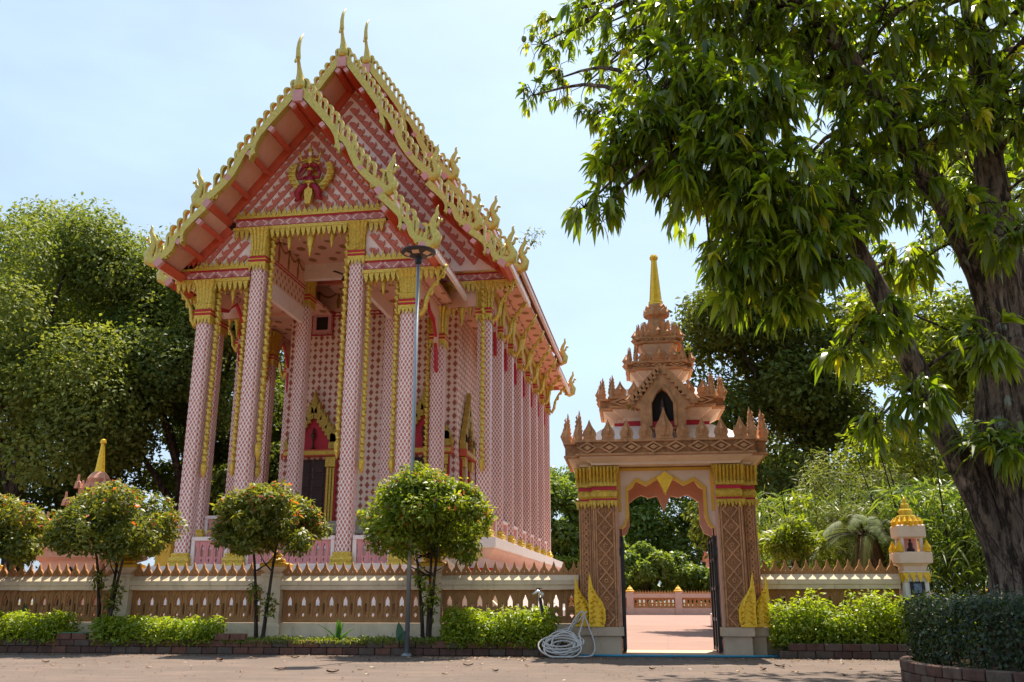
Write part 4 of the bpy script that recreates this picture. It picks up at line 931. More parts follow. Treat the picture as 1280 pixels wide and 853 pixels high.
for p in ps:
    bay(bwl, p + 0.2, prev if prev == 0 else prev - 0.2); post(bwl, p); prev = p
bwr = thing('boundary_wall', 'short brown openwork wall with cream rail between carved gateway and small shrine post', 'wall', (1.82, 19.18, 0), R(2.0))
bay(bwr, 0.02, 2.62)
# far wall on the other side of the court
fw = thing('boundary_wall', 'low pink far wall closing the pink paved court, seen through the gateway', 'wall', (0, 70.3, 0))
M['farpink'] = paint('pale pink far wall', (0.56, 0.38, 0.30), 0.75, var=0.1)
fwbal = {}
for i in range(-7, 12):
    xa = i * 3.5 + 0.9
    MB().cbox(xa - 0.25, xa + 0.25, -0.25, 0.25, 0, 1.62, 0.02).build('post', M['farpink'], fw)
    MB().lathe([(0.3, 1.62), (0.32, 1.72), (0.2, 1.78), (0.22, 1.85), (0.1, 1.95), (0.02, 2.1)], 8, (xa, 0)).build('post_cap', M['yellow'], fw)
    pm = MB().box(xa + 0.25, xa + 3.25, -0.18, 0.18, 0, 0.5); pm.box(xa + 0.25, xa + 3.25, -0.22, 0.22, 1.2, 1.5); pm.build('rail', M['farpink'], fw)
    sm = MB()
    for k in range(15): sm.prism(crest_p(xa + 0.35 + k * 0.2, 0.19, 1.5, 0.27), -0.03, 0.03)
    sm.build('spike_row', M['fencebrown'], fw)
    hm = MB()
    for k in range(10):
        x = xa + 0.25 + (k + 0.5) * 0.3
        hm.prism([(x - 0.15, 0.5), (x + 0.15, 0.5), (x + 0.15, 1.2), (x - 0.15, 1.2)], -0.04, 0.04, 'y', [[(x - 0.06, 0.85), (x - 0.06, 1.0), (x, 1.1), (x + 0.06, 1.0), (x + 0.06, 0.85)], [(x, 0.62), (x - 0.05, 0.7), (x, 0.78), (x + 0.05, 0.7)]])
    hm.build('baluster_panel', M['fencebrown'], fw)

# ------------------------------------------------------------------ shrine post at the right end of the wall
shr = thing('shrine_post', 'white shrine post with gilded bulb top and framed portrait beside tree trunk', 'shrine', (4.70, 19.15, 0), R(2.0))
def hp(name, mb, mat, parent=None, **k): return mb.build(name, mat, parent or shr, **k)
hp('post_shaft', MB().stack([(0.05, 0), (0.05, 0.4), (0.0, 0.46), (0, 1.50), (0.03, 1.55), (0.03, 1.62)], rect(0.28, 0.28)), M['white'])
lf = MB()
for (a, b) in ((0, -1), (1, 0), (-1, 0)):
    for i in range(4):
        x = -0.24 + i * 0.16
        if b: lf.prism(drop_p(x, 0.15, 1.6, 0.2), -0.33, -0.285)
        else: lf.prism(drop_p(x, 0.15, 1.6, 0.2), a * 0.33, a * 0.285, 'x')
hp('leaf_collar', lf, M['deepgold'])
hp('shelf', MB().stack([(0.0, 1.62), (0.0, 1.72), (0.06, 1.76), (0.14, 1.78), (0.14, 1.98), (0.1, 2.0)], rect(0.26, 0.26)), M['gatecream'])
ho = hp('shrine_house', MB().stack([(0, 2.28), (0.04, 2.30), (0.04, 2.52), (0.0, 2.54)], rect(0.29, 0.29)), M['gatecream'])
for a in (-1, 1):
    for b in (-1, 1): hp('shrine_pillar', MB().box(a * 0.26 - 0.07 * (a > 0), a * 0.26 + 0.07 * (a < 0), b * 0.26 - 0.07 * (b > 0), b * 0.26 + 0.07 * (b < 0), 2.0, 2.28), M['pinkwhite'], ho)
hp('shrine_back', MB().box(-0.22, 0.22, 0.16, 0.19, 2.0, 2.28), M['pinkend'], ho)
hp('shrine_figure', MB().lathe([(0.09, 2.0), (0.10, 2.05), (0.05, 2.10), (0.06, 2.17), (0.02, 2.2), (0.035, 2.23), (0.005, 2.27)], 8, (0, -0.1)), M['darkwood'], ho, smooth=True)
for a in (-1, 1):
    for b in (-1, 1): hp('shelf_flame', MB().lathe([(0.09, 2.0), (0.10, 2.08), (0.05, 2.16), (0.01, 2.24)], 6, (a * 0.32, b * 0.32)), M['deepgold'])
cr = MB()
for i in range(16):
    a = i * math.pi / 8; cr.tube([(0.3 * math.cos(a), 0.3 * math.sin(a), 2.52), (0.34 * math.cos(a), 0.34 * math.sin(a), 2.6), (0.29 * math.cos(a), 0.29 * math.sin(a), 2.70)], [0.06, 0.055, 0.008], 5)
hp('crown_leaves', cr, M['deepgold'])
hp('bulb_top', MB().lathe([(0.27, 2.54), (0.24, 2.6), (0.20, 2.62), (0.24, 2.67), (0.22, 2.73), (0.15, 2.76), (0.18, 2.80), (0.15, 2.86), (0.09, 2.89), (0.11, 2.93), (0.08, 2.98), (0.045, 3.0), (0.055, 3.04), (0.01, 3.12)], 14), M['deepgold'], smooth=True)
pf = hp('portrait_frame', MB().box(-0.17, 0.17, -0.31, -0.285, 0.95, 1.42), M['black'])
M['photo'] = paint('faded portrait print', (0.16, 0.20, 0.28), 0.35, var=0.6, scale=22)
hp('portrait', MB().box(-0.09, 0.09, -0.318, -0.311, 1.20, 1.38), M['photo'], pf)
M['garland'] = paint('dried garland', (0.16, 0.13, 0.05), 0.8, var=0.4, scale=30)
gl = MB(); gl.tube([(0.13 * math.cos(a), -0.33, 1.24 + 0.15 * math.sin(a)) for a in np.linspace(math.pi * 0.95, math.pi * 2.05, 14)], 0.028, 6)
hp('garland', gl, M['garland'], pf)

shr.scale = (0.78, 0.78, 0.95)
# ------------------------------------------------------------------ small chedi towers inside the court
def boundary_shrine(x, y, k, label, mat_t, mat_w):
    t = thing('boundary_shrine', label, 'shrine', (x, y, 0), 0.1)
    def q(n_, mb, m_): 
        mb.xf(Matrix.Scale(k, 4)); return mb.build(n_, m_, t)
    bd = q('shrine_body', MB().stack([(0.3, 0), (0.3, 0.5), (0, 0.6), (0, 2.3), (0.1, 2.5)], notch(1.2, 1.2, 0.2)), mat_w)
    q('arch_niche', MB().prism([(-0.5, 0.6), (0.5, 0.6), (0.5, 1.6), (0, 2.2), (-0.5, 1.6)], -1.24, -1.18), M['darkvoid'])
    for hx, z in ((1.55, 2.5), (1.12, 3.35), (0.75, 4.1), (0.5, 4.75)):
        q('tier_body', MB().stack([(-0.3 * hx, z - 0.4), (-0.3 * hx, z - 0.2), (-0.02, z)], notch(hx, hx, hx * 0.12)), mat_w)
        q('tier_band', MB().stack([(-0.28 * hx, z - 0.38), (-0.28 * hx, z - 0.24)], notch(hx, hx, hx * 0.12)), M['crimson'])
        q('cornice', MB().stack([(0, z), (0, z + 0.25)], notch(hx, hx, hx * 0.12)), mat_t)
        n = max(3, int(2 * hx / 0.3)); sp_ = MB()
        for i in range(n + 1):
            u_ = -hx + 2 * hx * i / n; hh = 0.5 if i in (0, n) else 0.34
            for s in (-1, 1):
                sp_.prism(crest_p(u_, 0.26, z + 0.25, hh), s * hx - 0.04, s * hx + 0.04); sp_.prism(crest_p(u_, 0.26, z + 0.25, hh), s * hx - 0.04, s * hx + 0.04, 'x')
        q('antefix_row', sp_, mat_t)
    q('lotus_bell', MB().lathe([(0.42, 4.9), (0.45, 5.1), (0.34, 5.25), (0.4, 5.4), (0.3, 5.55), (0.2, 5.65)], 12), mat_t)
    q('spire', MB().lathe([(0.2, 5.65), (0.17, 5.75), (0.07, 6.7), (0.12, 6.75), (0.1, 6.85), (0.01, 6.9)], 8), M['deepgold'])
    return t
M['paleterra'] = paint('salmon terracotta trim', (0.58, 0.28, 0.17), 0.75, var=0.15, scale=6)

boundary_shrine(-19.8, 30.0, 0.96, 'small tiered salmon shrine with white base and gold spire left of the hall', M['paleterra'], M['peach'])
boundary_shrine(3.35, 40.0, 0.95, 'small tiered red and white shrine half hidden behind the carved gateway', M['paleterra'], M['white'])

# ------------------------------------------------------------------ planter beds with brick kerb
rng = random.Random(5)
M['brick0'] = paint('dark mossy kerb brick', (0.105, 0.052, 0.036), 0.9, var=0.35, scale=9, stain=0.5, bump=0.02, bscale=45)
M['brick1'] = paint('red brown kerb brick', (0.17, 0.072, 0.045), 0.9, var=0.3, scale=9, stain=0.5, bump=0.02, bscale=45)
M['brick2'] = paint('grey brown kerb brick', (0.12, 0.080, 0.058), 0.9, var=0.3, scale=9, stain=0.5, bump=0.02, bscale=45)
bricks = [MB().cbox(-0.152, 0.152, -0.06, 0.06, 0.0, 0.124, 0.010).mesh('brick', M['brick%d' % i]) for i in range(3)]
def kerb(label, x0, x1, y, gate_side):
    t = thing('brick_kerb', label, 'kerb', (x0, y, 0), R(2.0) if gate_side else 0)
    n = int((x1 - x0) / 0.316)
    for c in range(2):
        for i in range(n):
            put('brick', bricks[rng.choice((0, 0, 1, 2))], t, ((i + 0.5 + 0.5 * c) * 0.316, rng.uniform(-0.008, 0.008), c * 0.129 + (0.0 if c == 0 else rng.uniform(0, 0.004))), rng.uniform(-0.02, 0.02))
    return t
kerb('long two-course dark brick kerb edging the planter bed left of the gateway', -16.6, -1.95, 17.47, True)
kerb('short dark brick kerb edging the hedge bed right of the gateway', 1.98, 6.1, 18.02, True)
def bed(x0, y0, x1, y1, w):
    n = max(8, int((x1 - x0) * 4)); vs = []; fs = []
    for i in range(n + 1):
        x = x0 + (x1 - x0) * i / n; y = y0 + (y1 - y0) * i / n
        for j in range(5): vs.append((x, y + w * j / 4, 0.17 + (0.05 * rng.random() if 0 < j < 4 else 0)))
    for i in range(n):
        for j in range(4): fs.append((i * 5 + j, (i + 1) * 5 + j, (i + 1) * 5 + j + 1, i * 5 + j + 1))
    o = MB().add(vs, fs).build('planter_soil', M['soil']); o['kind'] = 'structure'
bed(-16.6, 17.52, -1.95, 18.03, 1.0); bed(1.98, 18.07, 6.1, 18.2, 0.95)
# loose bricks around the small trees, one rimmed with green paint
M['green'] = paint('chipped green paint', (0.03, 0.20, 0.10), 0.6, var=0.3)
for x, y, dx, lab, grn in ((-11.95, 17.62, 0.33, 'two loose red bricks with green paint on top at tree foot on kerb', True), (-8.62, 17.72, 0.33, 'two loose red brown bricks on kerb beside leaning small tree, without green paint', False)):
    t = thing('loose_bricks', lab, 'bricks', (x, y, 0.255), R(2))
    for k in range(2): put('brick', bricks[1], t, (k * dx, 0, 0.0), rng.uniform(-0.03, 0.03))
    if grn: MB().cbox(-0.10, 0.50, -0.058, 0.058, 0.124, 0.136, 0.004).build('green_paint', M['green'], t)

# ------------------------------------------------------------------ solar lamp
lamp = thing('street_lamp', 'tall thin grey pole with round black solar lamp head before the hall', 'lamp', (-4.86, 17.62, 0))
MB().tube([(0, 0, 0), (0, 0, 4.0), (0, 0, 8.05)], [0.046, 0.040, 0.036], 12).build('pole', M['steel'], lamp, smooth=True)
MB().lathe([(0.11, 0), (0.11, 0.02), (0.06, 0.05)], 12).build('pole_foot', M['steel'], lamp)
M['lamphead'] = paint('dark brown plastic', (0.035, 0.025, 0.022), 0.5, var=0.1)
hd = MB().lathe([(0.05, 7.98), (0.10, 8.0), (0.34, 8.08), (0.365, 8.10), (0.365, 8.13), (0.20, 8.16), (0.02, 8.17)], 28).build('lamp_head', M['lamphead'], lamp)
MB().lathe([(0.055, 7.85), (0.075, 7.87), (0.075, 8.02), (0.05, 8.03)], 14).build('collar', M['black'], lamp)
M['led'] = paint('amber led panel', (0.62, 0.38, 0.22), 0.3, var=0.06)
for k in range(6):
    a = k * math.pi / 3 - math.pi / 2
    me = MB().box(-0.075, 0.075, -0.05, 0.06, -0.008, 0.0).mesh('led_panel', M['led'])
    o = put('led_panel', me, hd, (0.235 * math.cos(a), 0.235 * math.sin(a), 8.043)); o.rotation_euler = (R(-18), 0, a + math.pi / 2) if False else (0, 0, 0)
    o.rotation_euler = (Matrix.Rotation(a - math.pi / 2, 3, 'Z') @ Matrix.Rotation(R(18), 3, 'X')).to_euler()

# ------------------------------------------------------------------ hose, tap and pipe by the gate
M['hose'] = paint('pale grey hose', (0.50, 0.46, 0.42), 0.5, var=0.12)
ht = thing('garden_hose', 'pale grey hose heaped in coils against the gateway foot', 'hose', (-1.90, 17.55, 0))
pts = []
rg = random.Random(3)
for i in range(300):
    a = i * 2 * math.pi / 27; k = i / 27
    rx = 0.30 + 0.08 * math.sin(k * 2.3); rz = 0.15 + 0.06 * math.sin(k * 1.7 + 1)
    pts.append((-0.02 + rx * math.cos(a) + 0.05 * math.sin(k * 3.1), -0.05 + 0.016 * k + 0.22 * math.sin(a) * 0.7 + 0.02 * math.sin(k * 5), max(0.02, 0.17 + rz * math.sin(a) + 0.012 * k)))
for j, (x, y, z) in enumerate(((0.30, 0.42, 0.50), (0.36, 0.47, 0.72), (0.30, 0.50, 0.80), (0.20, 0.45, 0.62), (0.02, 0.35, 0.36), (-0.14, 0.28, 0.2), (0.05, 0.34, 0.45), (0.24, 0.46, 0.74), (0.34, 0.48, 0.78), (0.44, 0.44, 0.55), (0.56, 0.32, 0.2), (0.50, 0.1, 0.03), (0.2, -0.12, 0.03))):
    pts.append((x, y, z))
# smooth the chain
P = np.array(pts); 
def smooth_curve(P, k=5):
    out = []
    for i in range(len(P) - 1):
        p0, p1, p2, p3 = P[max(i - 1, 0)], P[i], P[i + 1], P[min(i + 2, len(P) - 1)]
        for t in np.linspace(0, 1, k, endpoint=False):
            out.append(0.5 * ((2 * p1) + (-p0 + p2) * t + (2 * p0 - 5 * p1 + 4 * p2 - p3) * t * t + (-p0 + 3 * p1 - 3 * p2 + p3) * t ** 3))
    out.append(P[-1]); return out
MB().tube(smooth_curve(P[:300], 2) + smooth_curve(P[299:], 7), 0.016, 6).build('hose', M['hose'], ht, smooth=True)
h2 = [(0.42, 0.46, 0.8), (0.1, 0.5, 0.52), (-0.28, 0.5, 0.46), (-0.42, 0.55, 0.62), (-0.50, 0.6, 0.95), (-0.52, 0.62, 1.12)]
MB().tube(smooth_curve(np.array(h2), 8), 0.016, 6).build('hose', M['hose'], ht, smooth=True)
tap = thing('water_tap', 'black and silver standpipe tap rising out of the hedge beside gateway', 'tap', (-2.36, 18.06, 0.2))
MB().tube([(0.12, 0, 0), (0.05, 0, 0.45), (-0.02, 0, 0.86)], 0.028, 8).build('standpipe', M['black'], tap)
M['chrome'] = paint('worn chrome', (0.6, 0.6, 0.6), 0.25, metal=0.9)
MB().tube([(-0.16, -0.05, 0.92), (-0.06, -0.02, 0.97), (0.02, 0, 0.93), (0.03, 0, 0.84)], [0.022, 0.034, 0.036, 0.03], 8).build('spout', M['chrome'], tap, smooth=True)
MB().tube([(-0.04, 0, 0.97), (-0.04, 0, 1.02)], 0.012, 6).box(-0.10, 0.02, -0.012, 0.012, 1.02, 1.035).build('tap_handle', M['black'], tap)
M['blue'] = paint('blue plastic pipe', (0.03, 0.26, 0.40), 0.4, var=0.15)
pip = thing('water_pipe', 'thin blue plastic pipe lying on the ground across the gateway', 'pipe', (0, 18.02, 0))
MB().tube([(-1.62, -0.07, 0.024), (-0.6, -0.05, 0.022), (0.4, -0.01, 0.022), (1.2, 0.03, 0.022), (1.98, 0.05, 0.03)], 0.02, 8).build('pipe', M['blue'], pip, smooth=True)
MB().tube([(-0.02, -0.028, 0.022), (0.08, -0.025, 0.022)], 0.027, 8).build('coupling', M['blue'], pip)

# ------------------------------------------------------------------ round kerb bed at the foot of the mango tree
PX, PY, PR = 5.75, 12.9, 2.72
rb = thing('round_kerb', 'dark round masonry kerb ring around the clipped hedge under mango tree', 'kerb', (PX, PY, 0))
kb = [MB().cbox(-0.15, 0.15, -0.07, 0.07, 0, 0.13, 0.012).mesh('brick', M['brick%d' % i]) for i in (0, 2)]
for c in range(2):
    n = int(2 * math.pi * PR / 0.315)
    for i in range(n):
        a = 2 * math.pi * (i + 0.5 * c) / n; put('brick', kb[(i * 7 + c) % 2], rb, (PR * math.cos(a), PR * math.sin(a), c * 0.135), a + math.pi / 2)
vs = [(PX, PY, 0.24)] + [(PX + (PR - 0.05) * math.cos(i * math.pi / 24), PY + (PR - 0.05) * math.sin(i * math.pi / 24), 0.2) for i in range(48)]
o = MB().add(vs, [(0, 1 + i, 1 + (i + 1) % 48) for i in range(48)]).build('planter_soil', M['soil']); o['kind'] = 'structure'

# ------------------------------------------------------------------ foliage helpers
def leafmat(name, c0, c1, c2=None, trans=0.4, rough=0.42, tcol=None, spec=0.45):
    m, g = newmat(name, c0, rough, 0, spec)
    at = g.n.new('ShaderNodeAttribute'); at.attribute_name = 'tint'; f = at.outputs['Fac']
    cc = g.mix(g.ramp(f, 0.0, 0.88), c0, c1)
    if c2: cc = g.mix(g.ramp(f, 0.93, 0.95), cc, c2)
    g.setc(cc)
    tr = g.n.new('ShaderNodeBsdfTranslucent'); hs = g.n.new('ShaderNodeMix'); hs.data_type = 'RGBA'; hs.blend_type = 'MULTIPLY'; hs.inputs[0].default_value = 1.0
    g.l(cc, hs.inputs[6]); hs.inputs[7].default_value = (*(tcol or (2.2, 2.0, 0.8)), 1); g.l(hs.outputs[2], tr.inputs['Color'])
    mx = g.n.new('ShaderNodeMixShader'); mx.inputs[0].default_value = trans
    g.l(g.b.outputs[0], mx.inputs[1]); g.l(tr.outputs[0], mx.inputs[2])
    out = [n for n in g.n if n.type == 'OUTPUT_MATERIAL'][0]; g.l(mx.outputs[0], out.inputs['Surface'])
    return m
def unit(a): return a / np.maximum(1e-9, np.linalg.norm(a, axis=1, keepdims=True))
def leaf_mesh(name, P, D, N, L, W, mat, tint, long_=False, droop=0.25, fold=0.25):
    n = len(P); D = unit(D); S = unit(np.cross(D, N)); N = unit(np.cross(S, D))
    L = np.broadcast_to(np.asarray(L, float), (n,))[:, None]; W = np.broadcast_to(np.asarray(W, float), (n,))[:, None]
    if not long_:
        V = np.stack([P, P + D * L * 0.45 + S * W * 0.5 + N * W * fold, P + D * L, P + D * L * 0.45 - S * W * 0.5 + N * W * fold], 1); k = 4
        base = np.arange(n)[:, None] * 4; loops = (base + np.array([0, 1, 2, 3])).ravel(); starts = np.arange(n) * 4; tot = np.full(n, 4); tf = tint
    else:
        G_ = np.array([0, 0, -1.0])
        a = P + D * L * 0.30; b = P + D * L * 0.68 + G_ * L * droop * 0.35; t = P + D * L * 0.97 + G_ * L * droop
        V = np.stack([P, a + S * W * 0.5 + N * W * fold, a - S * W * 0.5 + N * W * fold, b + S * W * 0.40 + N * W * fold, b - S * W * 0.40 + N * W * fold, t], 1); k = 6
        base = np.arange(n)[:, None] * 6; loops = (base + np.array([0, 1, 2, 2, 1, 3, 4, 4, 3, 5])).ravel()
        tot = np.tile([3, 4, 3], n); starts = np.concatenate([[0], np.cumsum(tot)[:-1]]); tf = np.repeat(tint, 3)
    me = bpy.data.meshes.new(name); V = V.reshape(-1, 3)
    me.vertices.add(len(V)); me.vertices.foreach_set('co', V.ravel().astype(np.float32))
    me.loops.add(len(loops)); me.loops.foreach_set('vertex_index', loops.astype(np.int32))
    me.polygons.add(len(tot)); me.polygons.foreach_set('loop_start', starts.astype(np.int32)); me.polygons.foreach_set('loop_total', tot.astype(np.int32))
    at = me.attributes.new('tint', 'FLOAT', 'FACE'); at.data.foreach_set('value', tf.astype(np.float32))
    me.materials.append(mat); me.update(); me.validate(); return me
def clump_crown(rs, blobs, n, surf=0.55, zlow=0.0):
    """points spread through clumps: returns positions, outward directions, clump tint"""
    C = np.array([b[:3] for b in blobs], float); Rr = np.array([b[3:6] for b in blobs], float)
    wgt = (Rr.prod(1)) ** (2 / 3); wgt /= wgt.sum()
    idx = rs.choice(len(blobs), n, p=wgt); U = unit(rs.normal(size=(n, 3)))
    rho = surf + (1 - surf) * rs.random(n) ** 0.6 + 0.08 * rs.normal(size=n)
    P = C[idx] + Rr[idx] * U * rho[:, None]
    bt = rs.random(len(blobs))
    return P, U, bt[idx]
def crown_blobs(rs, c, r, n, k=(0.24, 0.36), fill=0.25, flat=0.8, lowcut=-0.55):
    out = []
    while len(out) < n:
        u = rs.normal(size=3); u /= np.linalg.norm(u)
        if u[2] < lowcut: continue
        q = (0.72 + 0.22 * rs.random()) if rs.random() > fill else 0.4 * rs.random()
        s = (k[0] + (k[1] - k[0]) * rs.random())
        out.append((c[0] + r[0] * u[0] * q, c[1] + r[1] * u[1] * q, c[2] + r[2] * u[2] * q, r[0] * s, r[1] * s, r[0] * s * flat))
    return out
def crown_mesh(name, seed, blobs, n, L, W, mat, up=0.5, droop=0.3, surf=0.55, shoots=0.0):
    rs = np.random.RandomState(seed)
    P, U, bt = clump_crown(rs, blobs, n, surf)
    N = unit(U * 0.7 + np.array([0, 0, up]) + rs.normal(size=(n, 3)) * 0.55)
    D = rs.normal(size=(n, 3)) + U * 0.4 + np.array([0, 0, -droop]); D = D - N * (D * N).sum(1, keepdims=True)
    t = np.clip(0.35 * bt + 0.65 * rs.random(n), 0, 1)
    if shoots:
        c0 = P.mean(0); rad_ = np.linalg.norm((P - c0) / P.std(0), axis=1); cand = (rad_ > np.percentile(rad_, 70)) & (P[:, 2] > c0[2] - 0.1); t[cand & (rs.random(n) < shoots)] = 0.97; t[t < 0.9] *= 0.98
    sz = L * (0.55 + 0.75 * rs.random(n))
    return leaf_mesh(name, P, D, N, sz, sz * W / L, mat, t)
def bark(name, c, c2, scale=6, lich=False):
    m, g = newmat(name, c, 0.9, 0, 0.2)
    n = g.noise(scale, 7, 0.7, g.wpos(), (1, 1, 0.3)); n2 = g.noise(1.6, 5, 0.6, g.wpos())
    cc = g.mix(g.ramp(n, 0.35, 0.68), c, c2); cc = g.mix(g.ramp(n2, 0.58, 0.70, 0, 0.55), cc, tuple(min(1, x * 1.9) for x in c2))
    if lich:
        vo = g.n.new('ShaderNodeTexVoronoi'); vo.inputs['Scale'].default_value = 3.2; g.l(g.mix(0.06, g.wpos(), g.noise(7, 3, 0.6, g.wpos(), None, 1)), vo.inputs['Vector'])
        sel = g.m('GREATER_THAN', g.noise(0.9, 2, 0.5, g.wpos()), 0.50)
        cc = g.mix(g.m('MULTIPLY', g.ramp(vo.outputs['Distance'], 0.22, 0.30, 0.9, 0.0), sel), cc, g.mix(n, (0.26, 0.28, 0.20), (0.50, 0.52, 0.42)))
    cc = g.mix(g.ramp(g.noise(11, 6, 0.75, g.wpos(), (1, 1, 0.16)), 0.47, 0.56, 0, 0.9), cc, tuple(x * 0.3 for x in c))
    g.setc(cc); g.bump(g.m('ADD', n, g.noise(11, 6, 0.75, g.wpos(), (1, 1, 0.16))), 0.10, 1.0); return m
M['bark'] = bark('grey brown bark', (0.045, 0.030, 0.020), (0.13, 0.095, 0.065))
M['mangobark'] = bark('mango bark with lichen', (0.085, 0.056, 0.038), (0.36, 0.26, 0.18), 9, True)
def limb(pts, r0, r1, k=5, wob=0.0, seed=0):
    P = smooth_curve(np.array(pts, float), k); n = len(P)
    rs = random.Random(seed)
    rad = [(r0 + (r1 - r0) * (i / (n - 1)) ** 0.8) * (1 + wob * rs.uniform(-1, 1)) for i in range(n)]
    return P, rad
def trunk_mesh(name, mat, base, top, r, limbs, flare=1.6, seed=0, n=10):
    mb = MB(); rs = random.Random(seed)
    b = Vector(base); t = Vector(top)
    pts = [tuple(b.lerp(t, k) + Vector((rs.uniform(-1, 1), rs.uniform(-1, 1), 0)) * r * 0.5 * (0 if k == 0 else 1)) for k in (0, 0.12, 0.3, 0.5, 0.75, 1.0)]
    P = smooth_curve(np.array(pts), 4); m_ = len(P)
    mb.tube(P, [r * (1 + (flare - 1) * max(0, 1 - i / (m_ * 0.18)) ** 2) * (1 - 0.5 * i / m_) for i in range(m_)], n)
    for q in limbs:
        s = P[int(m_ * rs.uniform(0.5, 0.98))]; mid = (np.array(s) + np.array(q)) / 2 + np.array([rs.uniform(-.5, .5), rs.uniform(-.5, .5), 0.2]) * np.linalg.norm(np.array(q) - np.array(s)) * 0.15
        PP, rr_ = limb([tuple(s), tuple(mid), tuple(q)], r * 0.42, r * 0.08, 5); mb.tube(PP, rr_, 7)
    return mb.mesh(name, mat, True)
def tree(name, label, cat, x, y, h0, crown_c, crown_r, nb, n, L, W, mat, seed, tr=0.4, group=None, lowcut=-0.55, fill=0.25, k=(0.24, 0.36), extra=(), surf=0.55, barkmat=None, flat=0.8):
    rs = np.random.RandomState(seed); t = thing(name, label, cat, (x, y, 0), 0, group)
    cc = (crown_c[0] - x, crown_c[1] - y, crown_c[2])
    bl = crown_blobs(rs, cc, crown_r, nb, k, fill, flat, lowcut) + [(e[0] - x, e[1] - y, *e[2:]) for e in extra]
    put('crown', crown_mesh('crown', seed + 1, bl, n, L, W, mat, surf=surf), t)
    lm = [b[:3] for b in bl[::max(1, len(bl) // 9)]]
    put('trunk', trunk_mesh('trunk', barkmat or M['bark'], (0, 0, -0.1), (cc[0] * 0.6, cc[1] * 0.6, cc[2]), tr, lm, seed=seed), t)
    return t

# ------------------------------------------------------------------ trees around the court
LM = {}
LM['dark'] = leafmat('dark glossy evergreen leaf', (0.034, 0.066, 0.012), (0.14, 0.18, 0.035), trans=0.32, rough=0.6, spec=0.25)
LM['olive'] = leafmat('olive evergreen leaf', (0.055, 0.095, 0.018), (0.21, 0.25, 0.056), trans=0.36, rough=0.6, spec=0.25)
LM['mid'] = leafmat('mid green leaf', (0.05, 0.10, 0.014), (0.17, 0.23, 0.035), trans=0.42)
LM['bright'] = leafmat('bright yellow green leaf', (0.09, 0.14, 0.012), (0.22, 0.25, 0.03), trans=0.5, tcol=(2.0, 2.0, 0.6))
LM['feather'] = leafmat('pale feathery leaf', (0.09, 0.115, 0.03), (0.20, 0.21, 0.07), trans=0.45, tcol=(1.7, 1.8, 0.8))
GL = 'tall evergreen trees left of the hall'
tree('evergreen_tree', 'broad olive green tree standing behind the small trees, left of the salmon shrine', 'tree', -33.5, 44.0, 5, (-34.8, 45, 13.4), (8.4, 6.5, 9.6), 60, 115000, 0.27, 0.15, LM['olive'], 11, 0.55, GL, extra=((-28.3, 41.5, 10.5, 2.6, 2.4, 2.6), (-28.9, 41.2, 13.0, 2.3, 2.2, 1.9), (-30, 41, 8.0, 2.4, 2.2, 1.8)))
tree('evergreen_tree', 'dark dense tree rising directly behind the salmon shrine beside the hall', 'tree', -25.8, 47.0, 5, (-26.3, 48, 12.2), (6.0, 5.2, 9.2), 54, 85000, 0.27, 0.15, LM['dark'], 12, 0.6, GL)
tree('evergreen_tree', 'tallest olive tree behind the other evergreens left of the hall', 'tree', -38.5, 56.0, 5, (-38.0, 56, 18.0), (10.5, 7.0, 9.2), 60, 80000, 0.33, 0.18, LM['olive'], 13, 0.6, GL)
tree('evergreen_tree', 'shaded dark tree close beside the left flank of the hall', 'tree', -22.5, 55.0, 5, (-22.5, 56, 10), (5.2, 5, 8.0), 44, 56000, 0.29, 0.16, LM['dark'], 14, 0.5, GL)
tree('evergreen_tree', 'low shady tree filling the gap under the olive evergreens', 'tree', -40.0, 50.0, 2, (-40, 50, 6.0), (8, 5, 5.5), 34, 30000, 0.36, 0.2, LM['dark'], 15, 0.4, GL)
tree('evergreen_tree', 'low dark thicket tree between the salmon shrine and the far court wall', 'tree', -28.0, 60.0, 2, (-28, 60, 4.5), (7, 4, 4.5), 34, 30000, 0.36, 0.2, LM['dark'], 16, 0.35, GL, lowcut=-0.9)
tree('evergreen_tree', 'dark undergrowth tree in the gap between left porch column and salmon shrine', 'tree', -23.0, 51.0, 2, (-22.5, 51, 4.6), (5, 3.5, 4.8), 34, 26000, 0.34, 0.2, LM['dark'], 17, 0.35, GL, lowcut=-0.9)
tree('evergreen_tree', 'dark shade tree behind the left porch column and its undergrowth', 'tree', -29.5, 57.0, 2, (-28.6, 57, 8.0), (4.5, 3.0, 7.5), 34, 26000, 0.36, 0.2, LM['dark'], 18, 0.35, GL, lowcut=-0.9)
GR = 'trees beyond the far wall'
far = [(-9.5, 80, 7.0, (5.5, 4, 5.5), 'mid', 'round mid green tree beyond far wall between hall and gateway'), (-3.0, 92, 9.5, (7.0, 5, 8.0), 'mid', 'olive tree beyond far wall, left half of the gateway opening'),
       (5.5, 90, 9.0, (7.0, 5, 7.5), 'dark', 'dark tree beyond far wall, right half of the gateway opening'), (14, 84, 9.0, (6.5, 5, 7.0), 'mid', 'green tree beyond far wall hidden by the right gateway pier'),
       (24, 80, 8.5, (7, 5, 7.0), 'dark', 'dark tree far behind the right wall and shrine post')]
for i, (x, y, z, r, mk, lab) in enumerate(far):
    tree('court_tree', lab, 'tree', x, y, 3, (x, y, z), r, 36, 24000, 0.46, 0.26, LM[mk], 30 + i, 0.3, GR, lowcut=-0.8)
